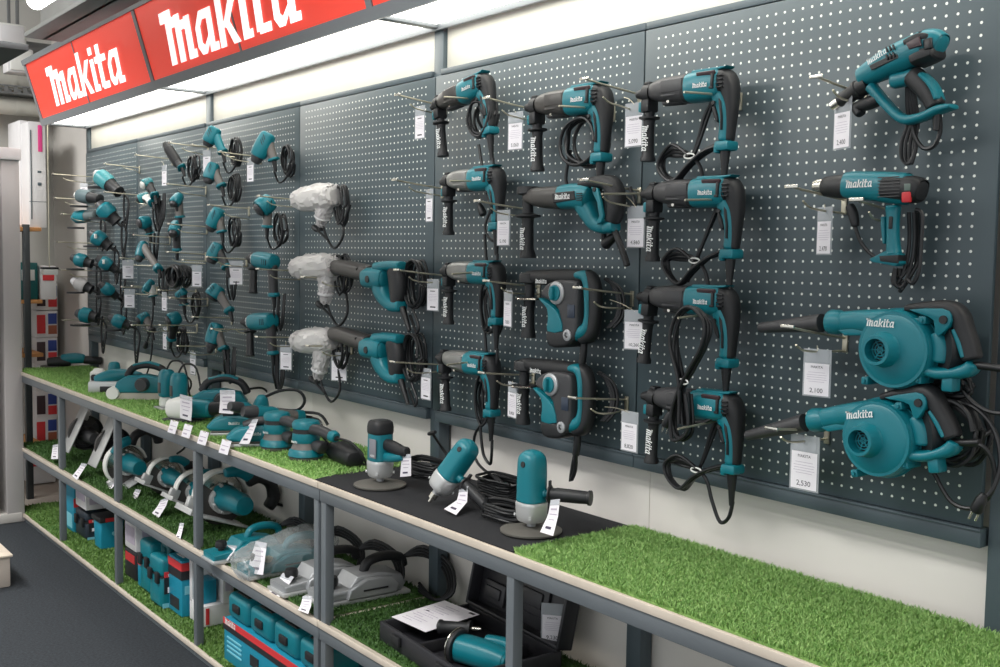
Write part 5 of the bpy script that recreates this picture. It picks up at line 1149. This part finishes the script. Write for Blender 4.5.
MB().loft([(-.12, 0, .03, .03, .034), (-.04, 0, .035, .032, .036), (.02, 0, .035, .03, .032)], e=2.5).build('gear_head', BLACK, t); MB().loft([(-.04, 0, .05, .03, .034), (.04, 0, .055, .034, .036), (.1, 0, .05, .028, .03)], e=2.5).build('motor_housing', TEAL, t); MB().loft([(.09, 0, .045, .026, .028), (.2, 0, .035, .024, .026)], e=2.5).build('grip', BLACK, t); MB().lathe([(0, .0), (0, .06), (.006, .06), (.006, 0)], (-.1, 0, .004), (0, 0, 1), 20).build('grinding_disc', PAD, t)
# price labels clipped to the shelf edge
for i, (u, v) in enumerate([(173, 427), (187, 431), (203, 438), (225, 447)]):
    p = P(u, v, FY-.022); t = thing('shelf_label', 'small white price label on the shelf front, %s of four' % ['first from the left', 'second from the left', 'third from the left', 'rightmost'][i], 'price label', p, (radians(-18), 0, radians(4)), group='price labels clipped to the shelf front')
    MB().plate([(-.035, -.026), (.035, -.026), (.035, .026), (-.035, .026)], -.001, .001, .0004, 1).build('card', PAPER, t); MB().box((0, -.0014, .004), (.05, .0006, .003)).box((-.008, -.0014, -.012), (.03, .0006, .006)).build('print', INKL, t); MB().box((0, .006, .024), (.03, .014, .008), .002).build('clip', CHROME, t)
# ------------------------------------------------------------------ lower shelf: circular saws
LT = LZ+.004
def saw(label, u, v, s=1.0, dark=False, pitch=-28, yaw=0, yy=None):
    p = at(u, v, LT) if yy is None else P(u, v, yy); t = thing('circular_saw', label, 'circular saw', (p.x, p.y, LT+.028*s if yy is None else p.z), (radians(pitch), 0, radians(yaw)), group='circular saws in a row'); t.scale = (s,)*3
    bm = DGREY if dark else TEAL
    MB().box((.03, 0, .004), (.14, .27, .006), .002).box((.03, -.13, .012), (.14, .006, .02), .002).build('base_plate', ALU, t)
    arc = [(-.004, .094*cos(radians(d)), .075+.094*sin(radians(d)), .006, .022) for d in range(-15, 200, 15)]
    g = MB().loft(arc, e=4, out=(1, 0, 0), n=12, sub=2, cap=0).build('upper_guard', WHITE if not dark else BLACK, t)
    MB().plate([(.09*cos(radians(d)), .075+.09*sin(radians(d))) for d in range(-15, 200, 12)], -.024, -.018, .001, 1, axis='x').build('guard_side', GEAR, g)
    MB().plate([(.06*cos(radians(d))+.012, .07+.05*sin(radians(d))) for d in range(0, 360, 20)], .004, .022, .005, 2, axis='x').build('gear_cover', ALU if not dark else DGREY, t)
    MB().box((.0, -.09, .03), (.03, .05, .05), .006).build('front_bracket', ALU, t)
    MB().lathe([(-.002, .0), (-.002, .084), (.002, .084), (.002, 0)], (-.004, 0, .075), (1, 0, 0), 40).build('blade', CHROME if not dark else DGREY, t)
    MB().plate([(.096*cos(radians(d)), .075+.096*sin(radians(d))) for d in range(160, 345, 12)], -.013, .006, .003, 1, axis='x').build('lower_guard', GEAR, t)
    MB().lathe([(.02, .046), (.035, .044), (.05, .042), (.06, .039), (.15, .038), (.175, .031), (.177, 0)], (0, .01, .08), (1, 0, 0), 24).build('motor_housing', bm, t)
    m_ = MB()
    for k in range(8): a = k*pi/4; m_.box((.02, .01+.05*cos(a), .08+.05*sin(a)), (.03, .008, .012), .002, rot=(a, 0, 0))
    m_.build('gear_rib', ALU if not dark else GEAR, t)
    MB().lathe([(0, .014), (.006, .014), (.006, 0)], (.016, -.03, .1), (1, 0, 0), 12).build('depth_knob', bm, t)
    MB().loft([(.03, .06, .15, .022, .022), (.03, .1, .175, .02, .022), (.03, .15, .165, .02, .022), (.03, .18, .12, .022, .024), (.03, .17, .08, .02, .022)], e=2.5, out=(1, 0, 0)).build('rear_handle', BLACK, t)
    MB().loft([(.03, -.03, .16, .016, .018), (.03, .02, .178, .02, .022), (.03, .07, .17, .022, .022)], e=2.5, out=(1, 0, 0)).build('top_handle', bm, t)
    MB().tube([(.03, .18, .1), (.06, .24, .1), (.12, .27, .07), (.14, .24, .03), (.1, .2, .01)], .0052, 8, 4).build('power_cord', CORD, t)
    return t
saw('large black circular saw with silver guard bar, leftmost on the lower shelf', 73, 428, 1.0, True, -115, yy=-.30)
saw('large black circular saw with silver guard bar, second from the left on the lower shelf', 100, 441, 1.0, True, -115, yy=-.30)
saw('circular saw with white curved guard, partly behind the second front upright', 134, 483, 1.1, False, 30)
saw('teal circular saw with round guard, first one right of the second front upright', 160, 495, .95, False, -25)
saw('teal circular saw carrying two price cards, just left of the third front upright', 188, 511, .95, False, -25)
saw('big teal circular saw with long motor, right of the third front upright', 214, 526, 1.25, False, -20)
lying_tag('hanging from the leftmost black saw over the shelf edge', [(53, 445, 58, 444, -.37), (52, 452, 58, 452, -.4), (51, 459, 58, 459, -.43)])
lying_tag('hanging over the edge below the second black saw', [(82, 463, 87, 464, -.38), (77, 470, 82, 472, -.42), (72, 476, 77, 480, -.44)])
lying_tag('lying on the dark grass below the white-guarded saw', [(112, 478, 118, 479, -.30), (109, 484, 115, 485, -.34), (104, 488, 111, 489, -.37)])
lying_tag('slim, hanging from the base of the first teal saw', [(136, 489, 141, 490, -.30), (132, 496, 137, 498, -.33), (128, 503, 133, 505, -.36)])
lying_tag('broad, bent forwards from the middle teal saw', [(161, 500, 169, 497, -.33), (157, 507, 166, 506, -.36), (152, 513, 158, 519, -.38)])
lying_tag('long and slim, hanging over the edge from the middle teal saw', [(180, 523, 184, 523, -.38), (178, 531, 182, 532, -.41), (175, 538, 180, 540, -.43)])
# ------------------------------------------------------------------ lower shelf: planers
def planer(label, u, v, s=1.0, body=None, yaw=0, wrap=False, group='electric planers on the dark grass'):
    p = at(u, v, LT); t = thing('electric_planer', label, 'planer', p, (0, 0, radians(yaw)), group=group); t.scale = (s,)*3; body = body or SILV
    MB().box((0, 0, .008), (.15, .36, .014), .003).build('sole', ALU, t)
    MB().plate([(-.17, .014), (.15, .014), (.17, .04), (.15, .075), (.06, .095), (-.03, .09), (-.06, .05), (-.17, .042)], -.075, .06, .010, 3, axis='x').build('body', body, t)
    MB().plate([(-.08, .018), (.12, .018), (.13, .05), (.1, .08), (.0, .085), (-.07, .055)], .058, .082, .007, 3, axis='x').build('belt_cover', body, t)
    MB().box((.084, .03, .045), (.004, .1, .006), .001).build('cover_slot', CORD, t)
    MB().lathe([(.04, .014), (.055, .014), (.06, .026), (.075, .028), (.09, .024), (.094, 0)], (0, -.11, 0), (0, 0, 1), 18).build('front_knob', BLACK, t)
    MB().loft([(0, .02, .085, .016, .018), (0, .04, .122, .016, .02), (0, .1, .135, .017, .02), (0, .17, .122, .018, .02), (0, .19, .085, .016, .018)], e=2.5, out=(1, 0, 0)).build('rear_handle', BLACK if body is not TEAL else TEAL, t)
    m_ = MB(); rng = random.Random(int(u))
    for k in range(4): m_.tube([(0, .19, .12), (.06, .24, .13+.012*k), (.16+.02*k, .26, .11+.008*k), (.24+.012*k, .24, .05), (.22, .2, .012), (.1, .2, .012+.01*k)], .0058, 8, 4)
    m_.build('power_cord', CORD, t)
    if wrap:
        s_ = MB(); s_.loft([(0, -.2, .04, .05, .085), (0, -.1, .06, .07, .092), (0, .05, .075, .09, .1), (0, .17, .09, .085, .09), (0, .24, .07, .05, .06)], e=2.6, out=(1, 0, 0), n=28, sub=6); rng = random.Random(4)
        s_.v = [v+Vector((rng.uniform(-1, 1), rng.uniform(-1, 1), rng.uniform(-1, 1)))*.005 for v in s_.v]; s_.build('plastic_wrap', mat('clear_plastic_wrap', (214, 218, 218), .2, alpha=.32, bump=.9, scale=45), t, ang=20)
    return t
planer('teal planer with grey front lever, left of the plastic-wrapped one', 243, 556, .82, TEAL, 0)
planer('teal planer wrapped in clear plastic with a white price card', 281, 570, .88, TEAL, 0, True)
planer('silver planer, left of the two front uprights standing together', 316, 586, .88, SILV, 0)
planer('silver planer with a thick cord loop, right of the two front uprights standing together', 358, 596, .95, SILV, -3)
lying_tag('bent forwards from the unwrapped teal planer', [(227, 541, 238, 545, -.36), (221, 551, 232, 555, -.4), (214, 560, 224, 565, -.43)])
lying_tag('on the front of the plastic-wrapped planer', [(256, 541, 267, 543, -.38), (251, 556, 265, 558, -.4), (247, 573, 263, 575, -.42)])
lying_tag('bent forwards from the left silver planer over the shelf edge', [(283, 573, 294, 577, -.38), (275, 585, 286, 589, -.41), (266, 594, 276, 601, -.44)])
lying_tag('white, just left of the double front upright on the lower shelf', [(303, 596, 312, 596, -.41), (301, 604, 311, 606, -.43), (298, 610, 308, 614, -.45)])
p = at(271, 572, LT); t = thing('guide_fence', 'small cream block on the dark grass before the wrapped planer', 'block', p)
MB().box((0, 0, .03), (.04, .05, .06), .005).build('block', mat('cream_plastic', (206, 196, 170), .5), t); MB().lathe([(0, .006), (.1, .006), (.1, 0)], (-.02, 0, .04), (-1, 0, 0), 10).build('guide_rod', WHITE, t)
# ------------------------------------------------------------------ open case
c0 = at(379, 640, LT); t = thing('open_case', 'open black tool case with raised lid on the lower shelf', 'tool case', (c0.x, c0.y, LT), (0, 0, radians(-4)))
Wc, Dc, Hc = .50, .33, .062
m_ = MB(); m_.box((Wc/2, Dc/2, .006), (Wc, Dc, .012), .004)
for (x, y, sx, sy) in ((Wc/2, .006, Wc, .012), (Wc/2, Dc-.006, Wc, .012), (.006, Dc/2, .012, Dc), (Wc-.006, Dc/2, .012, Dc)): m_.box((x, y, Hc/2), (sx, sy, Hc), .005)
m_.build('tray', CASE, t)
m_ = MB(); m_.box((Wc/2, Dc/2, .03), (Wc-.03, .012, .036), .004).box((.2, Dc*.25, .03), (.012, Dc*.45, .036), .004).box((Wc*.75, Dc*.7, .03), (.012, Dc*.4, .036), .004); m_.build('tray_divider', CASE, t)
L = thing_part('lid', t, (0, Dc, Hc), (radians(-12), 0, 0))
m_ = MB(); Hl = .235
m_.box((Wc/2, .03, Hl/2), (Wc, .012, Hl), .004)
for (x, z, sx, sz) in ((Wc/2, Hl-.006, Wc, .012), (.006, Hl/2, .012, Hl), (Wc-.006, Hl/2, .012, Hl), (Wc/2, .006, Wc, .012)): m_.box((x, .006, z), (sx, .05, sz), .004)
m_.build('lid_shell', CASE, L)
m_ = MB()
for x, z, w_, h in ((.1, .06, .12, .07), (.1, .16, .15, .05), (.3, .1, .16, .1), (.4, .18, .1, .05), (.26, .19, .06, .06)):
    m_.box((x, .02, z), (w_, .014, h), .006); m_.box((x, .012, z), (w_*.7, .012, h*.5), .005)
m_.build('lid_moulding', CASE, L)
for x in (.12, .38): MB().box((x, -.006, Hc*.6), (.05, .012, .03), .003).build('latch', BLACK, t)
p = P(552, 622, -.03); 
price_tag('inside the raised lid of the black case', 541, 564, 603, 643, -.06, '9,230')
t2 = thing('instruction_sheet', 'printed white sheet lying on the left of the open black case', 'paper', (c0.x-.005, c0.y+.045, LT+Hc+.002), (radians(3), radians(-1), radians(2)))
t2.scale = (.86, .86, 1)
sh = MB().box((.11, .12, .0), (.21, .24, .0012)).build('sheet', PAPER, t2)
m_ = MB(); 
for k in range(12): m_.box((.06+.02*((k*7) % 3), .03+.016*k, .0009), (.06+.02*((k*5) % 3), .003, .0004))
m_.build('print_lines', INKL, sh); m_ = MB(); m_.box((.19, .225, .0009), (.03, .012, .0004)).box((.05, .13, .0009), (.02, .006, .0004)).build('print_mark', INKD, sh)
t2 = thing('disc_sander', 'teal sander with dark round plate lying inside the open black case', 'sander', (c0.x+.375, c0.y+.1, LT+.052), (0, 0, radians(0)))
t2.scale = (.86, .86, .86)
MB().lathe([(-.012, .0), (-.012, .056), (-.004, .06), (.0, .056)], (-.09, -.02, .005), (-1, -.25, .1), 28).build('round_plate', DGREY, t2)
MB().lathe([(-.003, .058), (-.001, .062), (.002, .062), (.003, .058)], (-.092, -.021, .005), (-1, -.25, .1), 28).build('plate_rim', CHROME, t2)
MB().loft([(-.085, -.02, .0, .046, .045), (-.03, .0, .0, .05, .046), (.05, .02, .0, .046, .044), (.12, .04, -.005, .034, .034)], e=2.6, out=(0, 0, 1)).build('motor_housing', TEAL, t2)
MB().loft([(-.02, .05, .03, .02, .018), (.05, .08, .03, .022, .02), (.11, .08, .02, .018, .018)], e=2.5, out=(0, 0, 1)).build('grip', TEAL, t2)
t2 = thing('spare_handle', 'black screw-on side handle lying in the open black case beside the sheet', 'handle', (c0.x+.19, c0.y+.09, LT+.08), (0, 0, radians(12)))
MB().lathe([(0, .016), (.004, .021), (.012, .021), (.016, .018), (.09, .0175), (.1, .024), (.104, .024), (.106, .01)], (0, 0, 0), (.9, .4, .05), 16).build('grip', BLACK, t2); MB().lathe([(.1, .006), (.135, .006), (.135, 0)], (0, 0, 0), (.9, .4, .05), 10).build('thread', CHROME, t2)
# ------------------------------------------------------------------ boxes on the base shelf
ZB = BZ+.006
def bbox(name, label, u, v, w, d, h, M, z=ZB, cat='box', yaw=0, bev=.006, bands=(), group=None):
    p = at(u, v, z); t = thing(name, label, cat, (p.x-w/2, p.y+d/2, z), (0, 0, radians(yaw)), group=group)
    MB().box((0, 0, h/2), (w, d, h), bev).build('body', M, t)
    for (face, a0, a1, b0, b1, mm, nm) in bands:
        if face == 'x': MB().box((w/2+.0008, -d/2+d*(a0+a1)/2, h*(b0+b1)/2), (.0024, d*(a1-a0), h*(b1-b0))).build(nm, mm, t)
        elif face == 'y': MB().box((-w/2+w*(a0+a1)/2, -d/2-.0008, h*(b0+b1)/2), (w*(a1-a0), .0024, h*(b1-b0))).build(nm, mm, t)
        else: MB().box((-w/2+w*(a0+a1)/2, -d/2+d*(b0+b1)/2, h+.0008), (w*(a1-a0), d*(b1-b0), .0024)).build(nm, mm, t)
    return t
def logo_on(t, x0, z0, w, face, off):
    m_ = MB(); g = MB(); logo_mesh(g, 0, 0, w, 0)
    m_.add([(x0+v.x, off, z0+v.z) if face == 'y' else (off, x0+v.x, z0+v.z) for v in g.v], g.f).build('lettering', LOGO, t)
G5 = 'boxes and carry cases on the base shelf'
def carry_case(label, u, v, w, d, h, z=ZB, yaw=0, M=None, bands=True):
    p = at(u, v, z); t = thing('carry_case', label, 'carry case', (p.x-w/2, p.y+d/2, z), (0, 0, radians(yaw)), group=G5); M = M or TEAL
    MB().box((0, 0, h*.3), (w, d, h*.58), .018, seg=3).build('lower_shell', M, t); MB().box((0, 0, h*.74), (w, d, h*.34), .018, seg=3).build('upper_shell', M, t)
    MB().box((0, 0, h*.575), (w*1.01, d*1.01, h*.02), .002).build('seam', BLACK, t)
    MB().loft([(-w*.22, -d*.1, h*.9, .014, .016), (-w*.2, -d*.1, h*1.06, .014, .016), (w*.2, -d*.1, h*1.06, .014, .016), (w*.22, -d*.1, h*.9, .014, .016)], e=2.5, sub=3).build('handle', mat('dark_teal_plastic', (16, 84, 90), .45) if 'dark_teal_plastic' not in bpy.data.materials else bpy.data.materials['dark_teal_plastic'], t)
    for s in (-1, 1): MB().box((s*w*.3, -d/2-.006, h*.56), (.035, .014, .05), .003).build('latch', BLACK, t)
    if bands:
        MB().box((w/2+.001, 0, h*.42), (.003, d*.8, h*.3)).build('dark_band', BLKP, t); MB().box((w/2+.0015, 0, h*.62), (.003, d*.8, h*.1)).build('red_band', REDP, t)
        m_ = MB(); g = MB(); logo_mesh(g, -d*.3, h*.585, d*.3, 0); m_.add([(w/2+.0036, v.x, v.z) for v in g.v], g.f).build('lettering', LOGO, t)
        MB().box((w/2+.001, 0, h*.06), (.003, d*.9, h*.08)).build('pale_band', LBLUE, t); MB().box((w/2+.0026, -d*.15, h*.34), (.003, d*.3, h*.1)).build('white_patch', PAPER, t)
    return t
bbox('teal_carton', 'teal carton behind the first front upright on the base shelf', 74, 533, .26, .14, .2, BLUEBOX, bands=[('x', 0, 1, .72, .98, REDP, 'red_band'), ('y', .1, .9, .1, .5, LBLUE, 'pale_print')], group=G5)
bbox('teal_carton', 'printed teal carton on top, under the shelf right of the first upright', 74, 499, .26, .12, .13, BLUEBOX, z=ZB+.205, bands=[('x', .1, .9, .1, .6, PEGC, 'printed_picture'), ('x', 0, 1, .65, .95, GREENP, 'green_band')], group=G5)
carry_case('dark carry case with red band, carrying the white printed carton', 86, 541, .2, .16, .17, M=mat('black_blue_plastic', (34, 44, 54), .5))
bbox('white_carton', 'white printed carton on the dark carry case, right of the first upright', 86, 511, .19, .18, .15, CARTON, z=ZB+.186, bands=[('x', .1, .6, .2, .7, INKL, 'printed_text'), ('x', .62, .9, .1, .4, BLKP, 'printed_mark'), ('y', .1, .9, .3, .7, INKL, 'printed_text')], group=G5)
p = at(101, 550, ZB); t = thing('teal_bucket', 'teal plastic box with flared top and red tag, left of the second upright', 'box', (p.x-.06, p.y+.06, ZB), group=G5)
MB().plate([(-.05, 0), (.05, 0), (.07, .15), (-.07, .15)], -.06, .06, .01, 2).build('body', BLUEBOX, t); MB().box((0, 0, .16), (.15, .14, .03), .008).build('lid', BLACK, t); MB().box((.0758, 0, .16), (.003, .08, .02)).build('red_band', REDP, t); MB().lathe([(0, .012), (.016, .012), (.016, 0)], (.05, .01, .08), (1, 0, 0), 12).build('button', LBLUE, t)
bbox('dark_carton', 'black and teal printed box low beside the second upright', 136, 582, .16, .15, .135, BLKP, bands=[('x', .1, .45, .3, .8, GREENP, 'green_patch'), ('x', .5, .9, .2, .6, BLUEBOX, 'teal_patch'), ('y', .1, .9, .6, .9, REDP, 'red_patch')], group=G5)
bbox('white_carton', 'white carton with red mark and printed text, standing on the black printed box', 136, 553, .16, .2, .165, CARTON, z=ZB+.137, bands=[('x', .1, .5, .82, .95, REDP, 'red_mark'), ('x', .15, .85, .3, .7, INKL, 'printed_text'), ('y', .1, .6, .8, .92, REDP, 'red_mark'), ('y', .1, .9, .2, .7, INKL, 'printed_text')], group=G5)
bbox('teal_carton', 'slim teal carton with pale print, between the black printed box and carry cases', 142, 588, .06, .1, .15, BLUEBOX, bands=[('x', .1, .9, .6, .9, LBLUE, 'pale_print'), ('y', .1, .9, .7, .95, REDP, 'red_band')], group=G5)
carry_case('teal carry case with dark lid and red edge, behind the rounded one', 150, 596, .14, .22, .27)
carry_case('rounded teal carry case with black label and pale blue base band', 161, 610, .15, .15, .25)
t = bbox('teal_carton', 'teal carton with red and black top band, right of the rounded carry case', 182, 618, .16, .13, .25, BLUEBOX, bands=[('x', 0, 1, .82, .96, REDP, 'red_band'), ('x', 0, 1, .66, .82, BLKP, 'black_band'), ('y', 0, 1, .82, .96, REDP, 'red_band'), ('y', 0, 1, .66, .82, BLKP, 'black_band'), ('z', .2, .7, .2, .7, CARTON, 'white_sticker'), ('x', .1, .8, .4, .55, LBLUE, 'pale_print'), ('y', .15, .8, .1, .3, BLKP, 'printed_picture')], group=G5)
p = at(203, 628, ZB); t = thing('window_carton', 'white carton with cut-out window and red stripe at the third front upright', 'carton', (p.x-.075, p.y+.07, ZB), group=G5)
m_ = MB(); m_.box((0, 0, .045), (.15, .14, .09), .004).box((-.06, 0, .19), (.03, .14, .22), .004).box((0, .045, .19), (.15, .05, .22), .004).box((0, 0, .3), (.15, .14, .012), .004).build('body', CARTON, t); MB().box((.0, -.03, .14), (.09, .07, .1), .006).build('teal_content', BLUEBOX, t); MB().box((.0765, -.05, .045), (.003, .015, .07)).build('red_stripe', REDP, t); MB().box((.0765, .045, .2), (.003, .03, .12)).build('printed_text', INKL, t)
# display carton full of small teal carry cases
p = at(238, 668, ZB); a = at(222, 690, ZB)
X0, Y0 = -3.86, -.40
t = thing('display_carton', 'big teal printed carton under the small carry cases, right of the third upright', 'carton', (X0+.4, Y0+.17, ZB), group=G5)
MB().box((0, 0, .085), (.8, .34, .17), .006).build('body', BLUEBOX, t)
MB().box((0, -.171, .158), (.8, .003, .024)).build('red_band', REDP, t); MB().box((0, -.171, .135), (.8, .003, .022)).build('black_band', BLKP, t); MB().box((-.402, -.02, .15), (.003, .3, .03)).build('red_band', REDP, t)
m_ = MB()
for k in range(4): m_.box((-.30, -.1715, .1-.018*k), (.13, .003, .006))
m_.build('pale_print', LBLUE, t); MB().box((-.12, -.1715, .075), (.07, .003, .04)).build('printed_picture', BLKP, t)
m_ = MB(); logo_mesh(m_, -.385, .148, .1, -.1735); m_.build('lettering', LOGO, t)
GC = 'small teal carry cases in the display carton'
def mini(label):
    t = thing('carry_case', label, 'carry case', (0, 0, 0), group=GC)
    MB().box((0, 0, .05), (.178, .15, .1), .022, seg=3).build('shell', TEAL, t); MB().box((0, -.077, .052), (.06, .012, .03), .004).build('latch', BLACK, t); MB().box((.0, -.02, .1), (.1, .06, .008), .003).build('label_recess', CORD, t)
    MB().loft([(-.035, .05, .09, .012, .014), (-.03, .05, .118, .012, .014), (.03, .05, .118, .012, .014), (.035, .05, .09, .012, .014)], e=2.5, sub=3).build('handle', bpy.data.materials['dark_teal_plastic'], t)
    return t
proto = mini(''); n = 0
ordn = ['first', 'second', 'third', 'fourth', 'fifth', 'sixth']
for r in range(2):
    for k in range(4):
        o = proto if n == 0 else copy_tree(proto); n += 1
        o.location = (X0+.1+.2*k, Y0+.085+.17*r, ZB+.172+.012*r)
        o['label'] = 'small teal carry case, %s from the left in the %s row of the display carton' % (ordn[k], 'front' if r == 0 else 'back')
# ------------------------------------------------------------------ light
def area(name, loc, rot, size, energy, col=(1, 1, 1)):
    l = bpy.data.lights.new(name, 'AREA'); l.shape = 'RECTANGLE'; l.size, l.size_y = size; l.energy = energy; l.color = col
    o = bpy.data.objects.new(name, l); COL.objects.link(o); o.location = loc; o.rotation_euler = rot; return o
area('ceiling_light_aisle', (-3.6, -2.6, 3.6), (radians(-18), 0, 0), (4.5, .8), 190, (1, .99, .97))
area('ceiling_light_near', (-.4, -3.2, 3.4), (radians(-28), 0, 0), (2.5, .8), 120, (1, .99, .97))
area('ceiling_light_far', (-6.6, -2.2, 3.6), (radians(-10), radians(22), 0), (1.6, .8), 130, (1, .99, .97))
area('ceiling_fill', (-5.5, -2.4, 3.2), (radians(180), 0, 0), (4, 1.2), 55)  # added fill without a fixture, aimed upwards to brighten the ceiling
w = bpy.data.worlds.new('store_air'); scn.world = w; w.use_nodes = True
w.node_tree.nodes['Background'].inputs[0].default_value = (.94, .97, 1, 1); w.node_tree.nodes['Background'].inputs[1].default_value = .8
scn.view_settings.view_transform = 'Standard'; scn.view_settings.look = 'None'; scn.view_settings.gamma = 1; scn.view_settings.use_curve_mapping = False
scn.view_settings.exposure = .32
